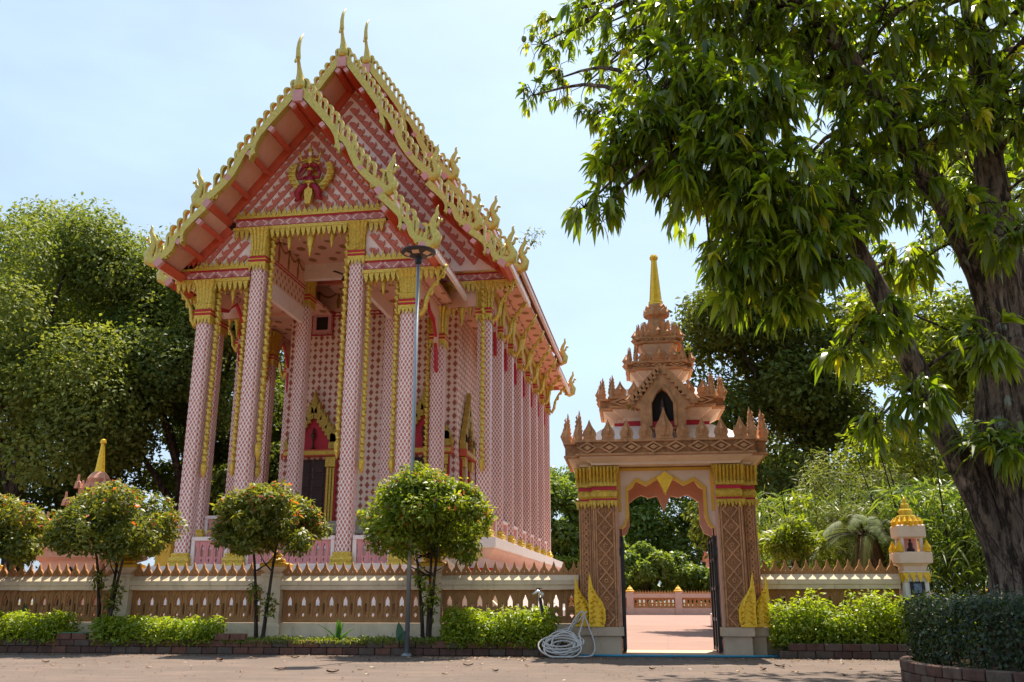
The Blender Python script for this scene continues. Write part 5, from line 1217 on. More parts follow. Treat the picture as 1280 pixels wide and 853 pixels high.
for i, (x, y, z, r, lab) in enumerate([(-7.0, 74.5, 2.6, (2.6, 1.8, 2.2), 'bushy green shrub beyond far wall beside the hall flank'), (-1.4, 74.0, 2.9, (2.6, 1.8, 2.0), 'bright leafy bush above far wall, left in the gateway opening'), (2.2, 74.5, 2.7, (2.6, 1.8, 1.8), 'bright leafy bush above far wall, right in the gateway opening')]):
    tree('garden_bush', lab, 'bush', x, y, 1, (x, y, z), r, 24, 9000, 0.34, 0.22, LM['mid'] if i else LM['bright'], 50 + i, 0.12, 'bushes along the far wall', lowcut=-0.9)
tree('evergreen_tree', 'tall dark tree rising behind the right side of the gateway roof', 'tree', 6.0, 36.0, 4, (5.6, 36, 8.8), (4.9, 3.8, 7.6), 54, 80000, 0.23, 0.13, LM['dark'], 21, 0.35, lowcut=-0.9, surf=0.4)
tree('leafy_tree', 'sunlit yellow green tree behind the mango trunk', 'tree', 10.4, 27.5, 3, (9.6, 28, 8.4), (4.0, 3.4, 7.6), 50, 42000, 0.22, 0.11, LM['bright'], 22, 0.2, lowcut=-0.9, surf=0.35)
tree('leafy_tree', 'sunlit yellow green tree far right beyond the mango trunk', 'tree', 15.5, 31.0, 3, (14.8, 32, 9.0), (5.0, 4, 8.0), 40, 28000, 0.24, 0.13, LM['mid'], 23, 0.25, lowcut=-0.9)
tree('feathery_shrub', 'pale feathery shrub behind the short wall right of the gateway', 'shrub', 4.4, 23.5, 1, (4.3, 23.5, 2.5), (2.0, 1.2, 1.9), 26, 14000, 0.17, 0.025, LM['feather'], 24, 0.06, lowcut=-0.9, surf=0.3)
tree('leafy_shrub', 'bright yellow green shrub close behind the right gateway pier', 'shrub', 2.9, 21.6, 1, (2.9, 21.6, 2.3), (0.95, 0.7, 1.2), 16, 2600, 0.17, 0.055, LM['bright'], 25, 0.04, lowcut=-0.6, surf=0.4)
# bamboo-like thicket behind the shrine post
def strap_plant(name, label, cat, x, y, n, h, spread, seed, mat, wid=0.035, group=None):
    rs = np.random.RandomState(seed); t = thing(name, label, cat, (x, y, 0), 0, group)
    P = np.stack([np.clip(rs.normal(0, spread * 0.3, n), -spread * 0.42, spread * 0.6), rs.normal(0, spread * 0.2, n), rs.uniform(0, h * 0.8, n)], 1)
    A = rs.uniform(0, 2 * np.pi, n); D = np.stack([np.cos(A) * 0.7, np.sin(A) * 0.7, rs.uniform(-0.5, 1.2, n)], 1)
    N = unit(np.cross(D, rs.normal(size=(n, 3))))
    put('foliage', leaf_mesh('foliage', P, D, N, h * 0.13 * (0.6 + 0.8 * rs.random(n)), wid, mat, rs.random(n), True, 0.5), t)
    st = MB()
    for i in range(10):
        a = rs.uniform(-spread * 0.4, spread * 0.4); b = rs.uniform(-spread * 0.25, spread * 0.25); st.tube([(a, b, 0), (a * 1.1, b * 1.1, h * 0.5), (a * 1.5, b * 1.5, h)], [0.03, 0.025, 0.008], 5)
    st.build('stems', M['bark'], t); return t
strap_plant('bamboo_clump', 'tall bamboo clump with hanging strap leaves behind shrine post', 'bamboo', 6.2, 21.5, 5200, 4.2, 3.0, 61, LM['mid'], 0.04)
strap_plant('bamboo_clump', 'loose pale bamboo clump behind the short right wall', 'bamboo', 4.0, 25.5, 5200, 4.6, 3.6, 62, LM['mid'], 0.03)
# cycad palm with a collar of dry fronds
def palm(label, x, y, h, nf, L, seed):
    rs = np.random.RandomState(seed); t = thing('cycad_palm', label, 'palm', (x, y, 0))
    M['palmtrunk'] = bark('shaggy palm trunk', (0.05, 0.03, 0.016), (0.16, 0.10, 0.05), 14)
    MB().tube([(0, 0, 0), (0.03, 0, h * 0.5), (0, 0, h)], [0.22, 0.2, 0.24], 9).build('trunk', M['palmtrunk'], t)
    fr = MB()
    Ps, Ds, Ns, Ls = [], [], [], []
    for i in range(nf):
        a = i * 2.399 + rs.uniform(-.2, .2); el = rs.uniform(0.05, 1.25); d = np.array([math.cos(a) * math.cos(el), math.sin(a) * math.cos(el), math.sin(el)])
        pts = [np.array([0, 0, h]) + d * L * s + np.array([0, 0, -1]) * L * 0.75 * s * s for s in np.linspace(0, 1, 9)]
        fr.tube(pts, [0.02, 0.018, 0.016, 0.014, 0.012, 0.010, 0.008, 0.006, 0.003], 4)
        for j in range(46):
            s = 0.12 + 0.86 * j / 45; p = np.array([0, 0, h]) + d * L * s + np.array([0, 0, -1]) * L * 0.75 * s * s; tg = d - np.array([0, 0, 1]) * 1.5 * s; tg /= np.linalg.norm(tg)
            sd = np.cross(tg, [0, 0, 1]); sd /= np.linalg.norm(sd) + 1e-6
            for q in (-1, 1): Ps.append(p); Ds.append(sd * q + tg * 0.6 + np.array([0, 0, -0.25])); Ns.append([0.1 * q, 0, 1]); Ls.append(L * 0.22 * (1 - 0.6 * abs(s - 0.4)))
    fr.build('rachis', M['palmtrunk'], t); n = len(Ps)
    put('fronds', leaf_mesh('fronds', np.array(Ps), np.array(Ds), np.array(Ns), np.array(Ls), 0.013, LM['dark'], rs.random(n), True, 0.3), t)
    M['dryleaf'] = leafmat('dry brown frond', (0.10, 0.05, 0.02), (0.22, 0.12, 0.05), trans=0.3, tcol=(1.2, 1, 0.8))
    k = 420; A = rs.uniform(0, 6.28, k); P = np.stack([0.2 * np.cos(A), 0.2 * np.sin(A), h - rs.uniform(0, 0.5, k)], 1); D = np.stack([np.cos(A) * 0.35, np.sin(A) * 0.35, -np.ones(k)], 1)
    put('dry_fronds', leaf_mesh('dry_fronds', P, D, unit(rs.normal(size=(k, 3))), 0.5 + 0.4 * rs.random(k), 0.03, M['dryleaf'], rs.random(k), True, 0.1), t)
palm('cycad palm with drooping dry fronds behind the short right wall', 4.35, 21.3, 2.35, 26, 1.65, 71)

# ------------------------------------------------------------------ small clipped trees in the planter
LM['syz'] = leafmat('glossy clipped tree leaf with red shoots', (0.04, 0.075, 0.010), (0.22, 0.225, 0.034), (0.46, 0.09, 0.04), trans=0.40, rough=0.45, spec=0.35)
LM['syzg'] = leafmat('glossy clipped tree leaf', (0.04, 0.09, 0.008), (0.25, 0.30, 0.025), (0.42, 0.12, 0.03), trans=0.42, rough=0.45, spec=0.35)
def small_tree(label, x, y, z, r, h, seed, mat, stems, n=17000, cx=0.0, L=0.12):
    t = thing('clipped_tree', label, 'tree', (x, y, 0.15), 0, 'small clipped trees along the planter bed')
    rs = np.random.RandomState(seed); c = (cx, 0, z - 0.15)
    r *= 0.96; h *= 0.94
    bl = crown_blobs(rs, c, (r, r * 0.9, h), 64, (0.18, 0.31), 0.25, 0.8, -0.7)
    for _ in range(26):
        u = rs.normal(size=3); u /= np.linalg.norm(u); u[2] = abs(u[2]) * 0.9 - 0.15; q = rs.uniform(0.98, 1.14); bl.append((c[0] + u[0] * r * q, u[1] * r * 0.9 * q, c[2] + u[2] * h * q, r * 0.07, r * 0.07, r * 0.12))
    bl.append((c[0], c[1], c[2] + h * 0.05, r * 0.6, r * 0.6, h * 0.58))
    put('crown', crown_mesh('crown', seed, bl, n, L, L * 0.42, mat, surf=0.45, shoots=0.06 if mat is LM['syz'] else 0.04), t)
    mb = MB()
    for i, (a, b) in enumerate(stems):
        PP, rr_ = limb([(a * 0.25, b * 0.3, 0), (a * 0.5, b, (z - h) * 0.5), (a, b * 1.2, z - h * 0.75), (a * 1.9 + cx * 0.6, b * 1.6, z + h * 0.15)], 0.05, 0.012, 6, 0.05, i); mb.tube(PP, rr_, 7)
        for j in range(4):
            q = PP[int(len(PP) * (0.5 + 0.1 * j))]; e = np.array(q) + np.array([rs.uniform(-1, 1) * r * 0.7, rs.uniform(-.6, .6) * r, rs.uniform(0.2, 0.6) * h]); mb.tube([q, (np.array(q) + e) / 2 + np.array([0, 0, -0.05]), e], [0.018, 0.012, 0.005], 5)
    mb.build('trunk', M['bark'], t, smooth=True)
    if len(stems) > 1:
        for i, s_ in enumerate(stems): put('side_shoots', crown_mesh('side_shoots', seed + 9 + i, [(s_[0] * 0.6, s_[1], 0.75 + 0.25 * i, 0.13, 0.13, 0.25)], 90, L, L * 0.42, mat), t)
    return t
small_tree('round clipped tree with reddish shoots at the far end of the planter', -14.15, 17.9, 2.42, 1.10, 0.86, 81, LM['syz'], ((0.1, 0.05), (-0.15, 0)))
small_tree('wide clipped tree with red new shoots standing between the salmon shrine and hall', -11.35, 18.0, 2.50, 1.28, 0.88, 82, LM['syz'], ((0.10, 0.05), (0.32, -0.05), (-0.45, 0.05)), cx=-0.05)
small_tree('clipped tree with forked twin stems before the hall door, loose bricks at its foot', -8.0, 18.05, 2.50, 1.10, 0.80, 83, LM['syz'], ((0.20, 0.05), (-0.30, 0.02)), cx=0.05)
small_tree('fresh green clipped tree with dense dome crown behind the lamp pole', -4.62, 18.15, 2.55, 1.30, 1.02, 84, LM['syzg'], ((0.05, 0.05), (0.20, -0.03), (-0.28, 0.04)), n=23000)

# ------------------------------------------------------------------ hedges
LM['hedge'] = leafmat('fresh yellow green hedge leaf', (0.12, 0.19, 0.012), (0.31, 0.34, 0.022), trans=0.46, tcol=(1.8, 1.9, 0.6))
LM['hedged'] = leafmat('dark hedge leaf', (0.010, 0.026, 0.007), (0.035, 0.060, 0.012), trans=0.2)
def hedge(label, x0, x1, y0, z0, z1, w, n, seed, mat, L=0.065, tuft=0.12):
    rs = np.random.RandomState(seed); xm = (x0 + x1) / 2; ym = y0 + (xm + 9) * 0.035
    t = thing('hedge', label, 'hedge', (xm, ym, z0), R(2.0), 'low hedges along the planter kerb')
    nb = int((x1 - x0) / 0.16); bl = []
    for i in range(nb):
        for row in (-1, 1):
            bl.append((-(x1 - x0) / 2 + (i + 0.5) * (x1 - x0) / nb + rs.uniform(-.08, .08), row * w * 0.28, (z1 - z0) * (0.62 + tuft * rs.uniform(-1, 1)), 0.20, w * 0.36, (z1 - z0) * 0.40))
            bl.append((-(x1 - x0) / 2 + (i + 0.5) * (x1 - x0) / nb, row * w * 0.3, (z1 - z0) * 0.28, 0.17, w * 0.33, (z1 - z0) * 0.30))
    put('foliage', crown_mesh('foliage', seed, bl, n, L, L * 0.5, mat, up=0.7, surf=0.5), t)
    st = MB()
    for i in range(int((x1 - x0) / 0.2)):
        x = -(x1 - x0) / 2 + (i + 0.5) * 0.2; st.tube([(x, 0, 0), (x + rs.uniform(-.08, .08), rs.uniform(-.1, .1), (z1 - z0) * 0.7)], [0.012, 0.005], 4)
    st.build('stems', M['bark'], t)
hedge('low bright hedge at the far left end of the planter bed', -14.9, -12.1, 17.95, 0.16, 0.76, 0.62, 11000, 91, LM['hedge'], L=0.085)
hedge('low bright hedge between the two loose brick piles on the kerb', -11.35, -8.85, 17.95, 0.16, 0.66, 0.62, 10000, 92, LM['hedge'], L=0.085)
hedge('bright yellow green hedge between the lamp pole and coiled hose', -4.2, -2.15, 17.95, 0.16, 0.80, 0.68, 11000, 93, LM['hedge'], L=0.085, tuft=0.2)
hedge('loose bright hedge in front of the short wall right of the gateway', 1.95, 5.4, 18.0, 0.16, 0.98, 0.6, 15000, 94, LM['hedge'], L=0.09, tuft=0.3)
# dark clipped ring hedge under the mango
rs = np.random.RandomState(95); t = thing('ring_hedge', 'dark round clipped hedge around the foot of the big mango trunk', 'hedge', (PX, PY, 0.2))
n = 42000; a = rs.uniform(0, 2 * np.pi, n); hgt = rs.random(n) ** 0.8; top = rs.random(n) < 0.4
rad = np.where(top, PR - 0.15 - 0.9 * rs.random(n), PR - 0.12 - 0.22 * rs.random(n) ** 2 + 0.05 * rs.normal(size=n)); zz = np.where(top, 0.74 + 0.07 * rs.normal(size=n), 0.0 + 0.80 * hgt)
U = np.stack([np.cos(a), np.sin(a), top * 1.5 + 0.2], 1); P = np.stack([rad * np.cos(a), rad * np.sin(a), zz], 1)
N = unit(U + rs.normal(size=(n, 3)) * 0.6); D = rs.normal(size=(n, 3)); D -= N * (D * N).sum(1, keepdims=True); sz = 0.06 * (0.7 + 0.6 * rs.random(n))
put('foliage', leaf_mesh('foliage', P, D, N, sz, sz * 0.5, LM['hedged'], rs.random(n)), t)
sr = MB()
for i in range(60):
    b_ = i * math.pi / 30; q = PR - 0.4; sr.tube([(q * math.cos(b_), q * math.sin(b_), 0), ((q + 0.1) * math.cos(b_ + 0.02), (q + 0.1) * math.sin(b_ + 0.02), 0.65)], [0.015, 0.006], 4)
sr.build('stems', M['bark'], t)

# weeds and grass in the open part of the bed
LM['weed'] = leafmat('weedy grass blade', (0.07, 0.12, 0.012), (0.20, 0.24, 0.03), trans=0.4)
rs = np.random.RandomState(97); n = 5200
x = rs.uniform(-8.6, -4.3, n); y = 17.58 + (x + 9) * 0.035 + rs.uniform(0.06, 0.9, n); P = np.stack([x, y, np.full(n, 0.18)], 1)
D = np.stack([rs.normal(0, .45, n), rs.normal(0, .45, n), np.ones(n)], 1)
hgt = 0.10 + 0.14 * rs.random(n) * (0.5 + 0.5 * np.sin(x * 3.1) ** 2)
wd = put('weeds', leaf_mesh('weeds', P, D, unit(rs.normal(size=(n, 3)) + [0, -1, 0.3]), hgt, 0.016, LM['weed'], rs.random(n), True, 0.2)); tag(wd, 'short weedy grass growing in the open planter bed', 'grass', None, 'stuff')
rs = np.random.RandomState(98); n = 2600
x = np.concatenate([rs.uniform(-16.5, -12, 700), rs.uniform(-8.9, -2.2, 1300), rs.uniform(2.1, 5.8, 600)]); y = 17.62 + (x + 9) * 0.035 + rs.uniform(0.02, 0.9, n)
P = np.stack([x, y, 0.2 + 0.12 * rs.random(n)], 1); N = unit(rs.normal(size=(n, 3)) * 0.6 + [0, -0.3, 1]); D = rs.normal(size=(n, 3)); D -= N * (D * N).sum(1, keepdims=True)
wd = put('ground_cover', leaf_mesh('ground_cover', P, D, N, 0.05 + 0.05 * rs.random(n), 0.03, LM['weed'], rs.random(n))); tag(wd, 'small leafy ground cover between the planter plants', 'ground cover', None, 'stuff')
def blade_plant(name, label, x, y, blades, mat):
    t = thing(name, label, 'plant', (x, y, 0.18))
    for (dx, dy, h, w_) in blades:
        vs = []; fs = []
        for i in range(7):
            s = i / 6; ww = w_ * math.sin(math.pi * (0.12 + 0.88 * s) * 0.98) * 0.5 + 0.003; p = (dx * s * s, dy * s * s, h * s)
            vs += [(p[0] - ww, p[1] - 0.006 - ww * 0.3, p[2]), (p[0], p[1] + 0.01, p[2]), (p[0] + ww, p[1] - 0.006 - ww * 0.3, p[2])]
        for i in range(6):
            for j in (0, 1): fs.append((i * 3 + j, i * 3 + j + 1, (i + 1) * 3 + j + 1, (i + 1) * 3 + j))
        MB().add(vs, fs).build('leaf', mat, t, smooth=True)
M['blade'] = leafmat('broad green blade', (0.05, 0.14, 0.015), (0.12, 0.25, 0.03), trans=0.4); M['blueleaf'] = leafmat('bluish arum leaf', (0.05, 0.13, 0.07), (0.06, 0.15, 0.08), trans=0.2)
blade_plant('broad_blade_plant', 'upright broad bladed plant amid grass in front of the brown wall', -6.35, 17.98, [(-0.02, 0, 0.48, 0.09), (0.10, 0, 0.40, 0.08), (0.34, -0.05, 0.30, 0.07), (-0.44, 0.0, 0.38, 0.04), (0.03, 0.02, 0.45, 0.08)], M['blade'])
blade_plant('arum_plant', 'small plant with rounded bluish leaf beside the lamp pole', -5.06, 17.92, [(-0.06, 0, 0.42, 0.17), (0.1, 0, 0.28, 0.14)], M['blueleaf'])
blade_plant('dark_blade_plant', 'dark upright cactus-like blade at the far left before the brown wall', -13.75, 18.55, [(0.18, 0, 0.75, 0.16), (-0.05, 0, 0.5, 0.12)], M['blueleaf'])
# plants rooted in the masonry
for nm, lab, x, y, z, nn, sp_, mt, L in (('roof_seedling', 'green seedling growing on the second tier of gateway roof', -0.40, 18.15, 4.75, 120, 0.22, LM['bright'], 0.10), ('roof_seedling', 'small seedling growing on the upper right tiers of gateway roof', 0.66, 18.7, 5.95, 60, 0.15, LM['bright'], 0.07),
        ('roof_weed', 'weed growing from the right roof end of the hall', -4.75, 34.2, 14.9, 130, 0.55, LM['olive'], 0.13), ('roof_weed', 'weed growing from the left porch eave of the hall', -16.55, 27.9, 13.0, 130, 0.5, LM['olive'], 0.12)):
    t = thing(nm, lab, 'plant', (x, y, z)); rs = np.random.RandomState(nn)
    put('foliage', crown_mesh('foliage', nn, [(rs.uniform(-1, 1) * sp_ * 0.7, 0, rs.uniform(0, 1) * sp_, sp_ * 0.4, sp_ * 0.4, sp_ * 0.35) for _ in range(6)], nn, L, L * 0.45, mt), t)
    mb = MB()
    for i in range(5): mb.tube([(0, 0, -0.1), (rs.uniform(-.5, .5) * sp_, 0, sp_ * 0.5), (rs.uniform(-1, 1) * sp_, 0, sp_)], [0.012, 0.008, 0.004], 4)
    mb.build('stems', M['bark'], t)

# ------------------------------------------------------------------ mango tree
from mathutils import noise as mnoise
MX, MY = 4.75, 13.2
mango = thing('mango_tree', 'huge mango tree with long drooping leaves and lichen-spotted forked trunk', 'tree', (MX, MY, 0.2))
LM['mango'] = leafmat('long glossy mango leaf', (0.034, 0.072, 0.008), (0.24, 0.27, 0.02), (0.42, 0.36, 0.03), trans=0.53, rough=0.3, tcol=(2.3, 2.5, 0.5), spec=0.55)
def loc(p): return (p[0] - MX, p[1] - MY, p[2] - 0.2)
limbs_w = {   # world-space centre lines with radii
 'trunk': ([(4.75, 13.2, 0.15), (4.72, 13.15, 0.9), (4.68, 13.1, 1.9), (4.72, 13.1, 3.1), (4.78, 13.1, 4.4)], 0.56, 0.38),
 'limb': ([(4.78, 13.1, 4.1), (4.62, 13.0, 5.2), (4.25, 12.8, 6.2), (3.75, 12.6, 7.1), (3.1, 12.3, 8.3), (2.4, 12.0, 9.4)], 0.25, 0.09),
 'limb.': ([(4.80, 13.15, 4.2), (4.95, 13.2, 5.6), (5.0, 13.3, 7.2), (5.15, 13.4, 9.0), (5.0, 13.2, 11.0)], 0.29, 0.13),
 'limb..': ([(4.50, 13.1, 0.9), (4.20, 13.0, 2.0), (3.78, 12.9, 3.2), (3.35, 12.75, 4.4), (2.95, 12.6, 5.5), (2.55, 12.4, 6.2), (1.7, 12.1, 6.75), (0.7, 11.9, 7.05)], 0.20, 0.07),
 'limb...': ([(4.7, 13.2, 3.0), (5.6, 13.5, 4.2), (6.6, 13.9, 5.6), (7.6, 14.2, 7.4)], 0.28, 0.12),
}
anchor = []
for nm, (pts, r0, r1) in limbs_w.items():
    PP, rr_ = limb([loc(p) for p in pts], r0, r1, 16, 0.0, len(nm))
    if nm == 'trunk': rr_ = [r * (1 + 0.55 * max(0, 1 - i / 20) ** 2) for i, r in enumerate(rr_)]
    mb = MB().tube(PP, rr_, 64)
    # fluted, lumpy bark surface
    nv = []
    for i, p in enumerate(mb.v):
        c_ = PP[min(i // 64, len(PP) - 1)]; d = Vector(p) - Vector(tuple(c_)); q = Vector((p[0] * 7, p[1] * 7, p[2] * 1.5))
        rg_ = 1 - 2 * abs(mnoise.noise(q)); fine = 1 - 2 * abs(mnoise.noise(Vector((p[0] * 19, p[1] * 19, p[2] * 5)))); big_ = mnoise.noise(Vector((p[0] * 2.2, p[1] * 2.2, p[2] * 0.9)))
        k_ = 1 + 0.10 * rg_ + 0.05 * fine + 0.18 * big_
        nv.append(tuple(Vector(tuple(c_)) + d * k_))
    mb.v = nv
    mb.build('trunk' if nm == 'trunk' else 'limb', M['mangobark'], mango, smooth=True)
    if nm != 'trunk': anchor += [np.array(p) for p in PP[18::2]]
anchor = np.array(anchor)
blobs = [(-1.66,15.0,11.19,0.66,22,0.7),(-0.98,15.0,11.55,0.71,26,0.7),(-1.45,15.0,10.23,0.58,18,0.7),(-2.01,15.0,10.03,0.33,7,0.7),(-0.56,15.0,10.48,0.61,22,0.7),(-0.85,14.5,9.31,0.43,10,0.8),(-0.01,14.0,10.66,0.73,30,0.8),(0.52,12.0,8.15,0.9,75,1),(1.35,11.6,7.46,0.91,85,1),(-0.08,11.6,7.22,0.62,48,1),(0.76,11.6,6.54,0.83,75,1),(-0.47,11.5,6.71,0.39,15,1),(-0.66,11.3,6.1,0.36,13,1),(1.57,11.5,6.2,0.82,75,1),(2.02,11.6,5.42,0.7,60,1),(1.21,11.6,5.36,0.59,45,1),(1.72,11.6,4.72,0.37,18,1),(1.06,11.5,4.72,0.26,8,1),(1.19,12.3,9.49,1.09,75,1),(2.32,12.3,9.09,1.09,75,1),(3.49,12.6,8.89,1.11,75,1),(4.7,12.8,9.17,1.09,60,1),(5.2,12.5,7.87,0.78,40,1),(3.04,12.2,7.39,0.91,60,1),(4.06,12.4,7.54,0.75,36,1),(2.57,12.0,6.24,0.69,42,1),(4.65,12.2,5.71,0.54,16,1),(3.68,13.4,5.89,0.57,18,1),(2.86,12.2,4.58,0.5,20,1),(2.47,12.0,4.1,0.32,10,1),(3.27,12.0,3.39,0.46,14,1),(2.72,12.0,3.2,0.3,7,1),(4.17,12.0,4.13,0.45,10,1),(4.27,12.0,2.8,0.39,10,1),(3.47,12.2,6.5,0.47,14,1),(4.16,12.2,6.21,0.42,8,1),(1.5,12.5,11.2,1.8,60,1),(3.5,12.5,11.8,1.9,60,1),(5.5,13,11.8,1.9,60,1),(7.3,13.5,9.6,1.9,55,1),(7.8,14.2,7.4,1.6,40,1),(6.4,12.4,7.0,1.3,26,1),(3.0,15,10.8,1.8,40,1),(6,15.5,9.5,1.9,40,1),(0,13.5,10.9,1.5,36,1),(1.6,16.3,8.2,1.5,30,1),(3.2,17.0,8.0,1.6,34,1),(4.8,17.2,8.4,1.6,34,1),(6.4,16.6,7.4,1.6,34,1),(2.4,15.2,7.6,1.2,18,1),(7.5,15.5,9,1.7,40,1),(5.6,15.4,7.4,1.4,30,1),(8.2,17,7,1.7,40,1),(7.2,18,9,1.7,40,1),(9,15,6,1.5,36,1),(4.5,11.6,9.8,1.6,46,1),(6.6,11.2,9.0,1.5,34,1)]   # x, y, z, radius, rosettes, leaf scale
rs = np.random.RandomState(7)
C, DR, S = [], [], []
for (x, y, z, r, k, sz) in blobs:
    for _ in range(int(k * 1.9)):
        u = rs.normal(size=3); u /= np.linalg.norm(u); q = rs.random() ** 0.45
        C.append(loc((x + u[0] * r * q, y + u[1] * r * q, z + u[2] * r * q * 0.85))); d = u * 0.6 + np.array([-0.15, -0.1, -0.35]) + rs.normal(size=3) * 0.3; DR.append(d / np.linalg.norm(d)); S.append(sz)
C = np.array(C); DR = np.array(DR); S = np.array(S); nr = len(C)
# branches: nodes gather rosettes, nodes hang on limbs
k = 260; nodes = C[rs.choice(nr, k, replace=False)]
for _ in range(4):
    d2 = ((C[:, None, :] - nodes[None]) ** 2).sum(2); own = d2.argmin(1)
    for j in range(k):
        q = C[own == j]
        if len(q): nodes[j] = q.mean(0)
tw = MB()
for j in range(k):
    if not (own == j).any(): continue
    a = anchor[((anchor - nodes[j]) ** 2).sum(1).argmin()]; b = nodes[j]; mid = (a + b) / 2 + np.array([0, 0, 0.12]) * np.linalg.norm(b - a) + rs.normal(size=3) * 0.08
    L = np.linalg.norm(b - a); tw.tube(smooth_curve(np.array([a, mid, b]), 4), np.linspace(0.02 + 0.014 * min(L, 3), 0.012, 9), 5)
tag(put('branches', tw.mesh('branches', M['mangobark'], True), mango), kind='stuff')
tg_ = MB()
for i in range(nr):
    b = nodes[own[i]]; c = C[i]; mid = (b + c) / 2 + rs.normal(size=3) * 0.05 + np.array([0, 0, 0.06]); tg_.tube([b, mid, c], [0.010, 0.008, 0.005], 3, cap=False)
tag(put('twigs', tg_.mesh('twigs', M['bark'], False, fix=False), mango), kind='stuff')
P, D, N, LL, T = [], [], [], [], []
for i in range(nr):
    ax = DR[i]; u = np.cross(ax, [0.3, 0.2, 0.9]); u /= np.linalg.norm(u); v = np.cross(ax, u); m_ = rs.randint(4, 16); tone = rs.random(); rk_ = rs.uniform(0.62, 1.15); spread_ = rs.uniform(0.75, 1.25)
    young = rs.random() < 0.05
    for j in range(m_):
        a = j * 2.399 + rs.uniform(-.3, .3); op = rs.uniform(0.4, 1.2) * spread_; d = ax * math.cos(op) + (u * math.cos(a) + v * math.sin(a)) * math.sin(op); d = d + np.array([0, 0, -0.35])
        P.append(C[i] - ax * 0.08 * rs.random()); D.append(d); N.append(ax * -0.4 + np.array([0, 0, 0.9]) + rs.normal(size=3) * 0.35); LL.append(0.30 * rk_ * S[i] * rs.uniform(0.45, 1.2)); T.append(0.97 if (young and rs.random() < 0.5) or rs.random() < 0.008 else np.clip(0.45 * tone + 0.45 * rs.random(), 0, 0.9))
LL = np.array(LL)
put('leaves', leaf_mesh('leaves', np.array(P), np.array(D), np.array(N), LL, LL * 0.25, LM['mango'], np.array(T), True, 0.38, 0.22), mango)
M['mangofruit'] = paint('unripe mango', (0.16, 0.20, 0.03), 0.4)
for (x, y, z) in ((-2.17, 14.8, 11.13), (-2.03, 14.8, 11.13)):
    f = ell((0, 0, 0), (0.05, 0.05, 0.075), 8); f.tube([(0, 0, 0.07), (0.01, 0, 0.3)], 0.005, 4); put('mango_fruit', f.mesh('mango_fruit', M['mangofruit'], True), mango, loc((x, y, z)))
# lichen discs on the trunk
M['lichen'] = paint('pale green grey lichen', (0.34, 0.36, 0.26), 0.95, var=0.25, scale=25)
# hanging fern and aerial roots where the limb leaves the trunk
rs = np.random.RandomState(44)
for (x, y, z, n, lab) in ((4.15, 12.55, 3.0, 90, 'epiphytic fern clinging to the mango trunk fork'),):
    t = thing('fern', lab, 'fern', (x, y, z)); A = rs.uniform(0, 6.28, n); D = np.stack([np.cos(A), np.sin(A) - 0.3, rs.uniform(-0.3, 0.8, n)], 1)
    put('fronds', leaf_mesh('fronds', rs.normal(0, 0.08, (n, 3)), D, rs.normal(size=(n, 3)) + [0, 0, 2], 0.55 * (0.6 + 0.6 * rs.random(n)), 0.05, LM['mid'], rs.random(n), True, 0.5), t)
rt = MB()
for i in range(6):
    x = 4.2 + rs.uniform(-0.4, 0.5); z = rs.uniform(2.4, 3.4); y = 12.48 - rs.uniform(0, 0.1); rt.tube(smooth_curve(np.array([loc((x, y, z)), loc((x + rs.uniform(-.25, .25), y - 0.06, z - 0.5)), loc((x + rs.uniform(-.4, .4), y + 0.02, z - 1.3))]), 5), 0.008, 4)
rt.build('aerial_roots', M['bark'], mango)

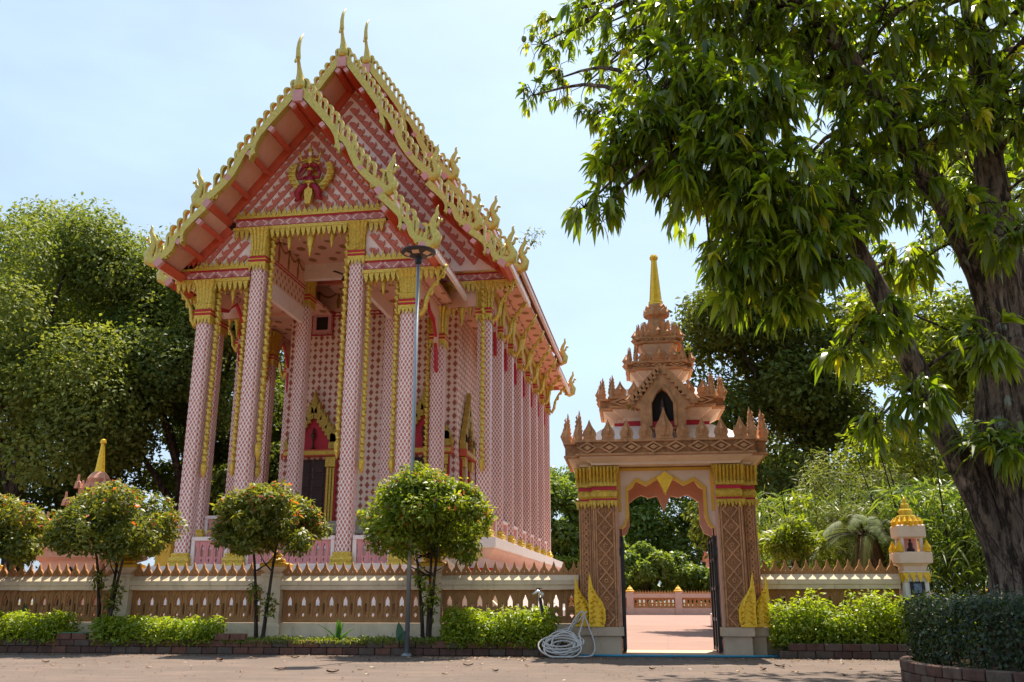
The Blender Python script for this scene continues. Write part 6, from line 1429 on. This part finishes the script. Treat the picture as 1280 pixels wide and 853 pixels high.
# ------------------------------------------------------------------ litter on the road
M['fall0'] = paint('dry tan leaf', (0.36, 0.24, 0.12), 0.8, var=0.3, scale=30); M['fall1'] = paint('dry brown leaf', (0.12, 0.06, 0.03), 0.8, var=0.3, scale=30); M['fall2'] = paint('pale dry leaf', (0.50, 0.40, 0.27), 0.8, var=0.2, scale=30)
def dry(mat, L, W, curl):
    vs = []; fs = []
    for i in range(6):
        s = i / 5; ww = W * math.sin(math.pi * (0.08 + 0.86 * s)) * 0.5
        z = 0.006 + curl * (2 * s - 1) ** 2
        vs += [(L * (s - .5), -ww, z + curl * 0.9), (L * (s - .5), 0, z), (L * (s - .5), ww, z + curl * 0.7)]
    for i in range(5):
        for j in (0, 1): fs.append((i * 3 + j, (i + 1) * 3 + j, (i + 1) * 3 + j + 1, i * 3 + j + 1))
    return MB().add(vs, fs).mesh('fallen_leaf', mat, True)
dl = [dry(M['fall0'], 0.13, 0.06, 0.010), dry(M['fall1'], 0.18, 0.07, 0.022), dry(M['fall2'], 0.12, 0.06, 0.006), dry(M['fall1'], 0.10, 0.05, 0.008), dry(M['fall0'], 0.11, 0.05, 0.012)]
rl_ = random.Random(12)
spots = [(-7.6, 15.6, 1, 1.35)]
for i in range(34): spots.append((rl_.uniform(-11.5, -1.0), rl_.uniform(13.0, 17.2), rl_.randrange(5), rl_.uniform(0.6, 1.1)))
for i in range(22): spots.append((rl_.gauss(-3.6, 0.9), rl_.gauss(16.6, 0.5), rl_.choice((0, 2, 4, 2)), rl_.uniform(0.6, 1.1)))
for i in range(26): spots.append((rl_.gauss(1.6, 1.2), rl_.gauss(15.6, 0.9), rl_.randrange(5), rl_.uniform(0.6, 1.1)))
for (x, y, i, s) in spots:
    y = min(y, 17.25 + (x + 9) * 0.035)
    tag(put('fallen_leaf', dl[i], None, (x, y, 0.0), rl_.uniform(0, 6.28), scale=(s, s, s)), ('dry tan fallen leaf', 'dark brown curled fallen leaf', 'pale straw fallen leaf', 'dark brown curled fallen leaf', 'dry tan fallen leaf')[i] + ' lying on the road', 'leaf', ('tan', 'brown', 'pale', 'brown', 'tan')[i] + ' fallen leaves on the road')
rs = np.random.RandomState(9); n = 1700
x = rs.uniform(-13, 4.5, n); y = np.minimum(17.3 + (x + 9) * 0.035 - np.abs(rs.normal(0, 0.35, n)), 18.0); y[:420] = rs.uniform(11.8, 17.0, 420); P = np.stack([x, y, np.full(n, 0.004)], 1); A = rs.uniform(0, 6.28, n)
li = put('leaf_litter', leaf_mesh('leaf_litter', P, np.stack([np.cos(A), np.sin(A), rs.uniform(0, .25, n)], 1), rs.normal(0, 0.25, (n, 3)) + [0, 0, 1], 0.03 + 0.04 * rs.random(n), 0.02, M['dryleaf'], rs.random(n))); tag(li, 'small dry leaf litter along the kerb foot', 'litter', None, 'stuff')
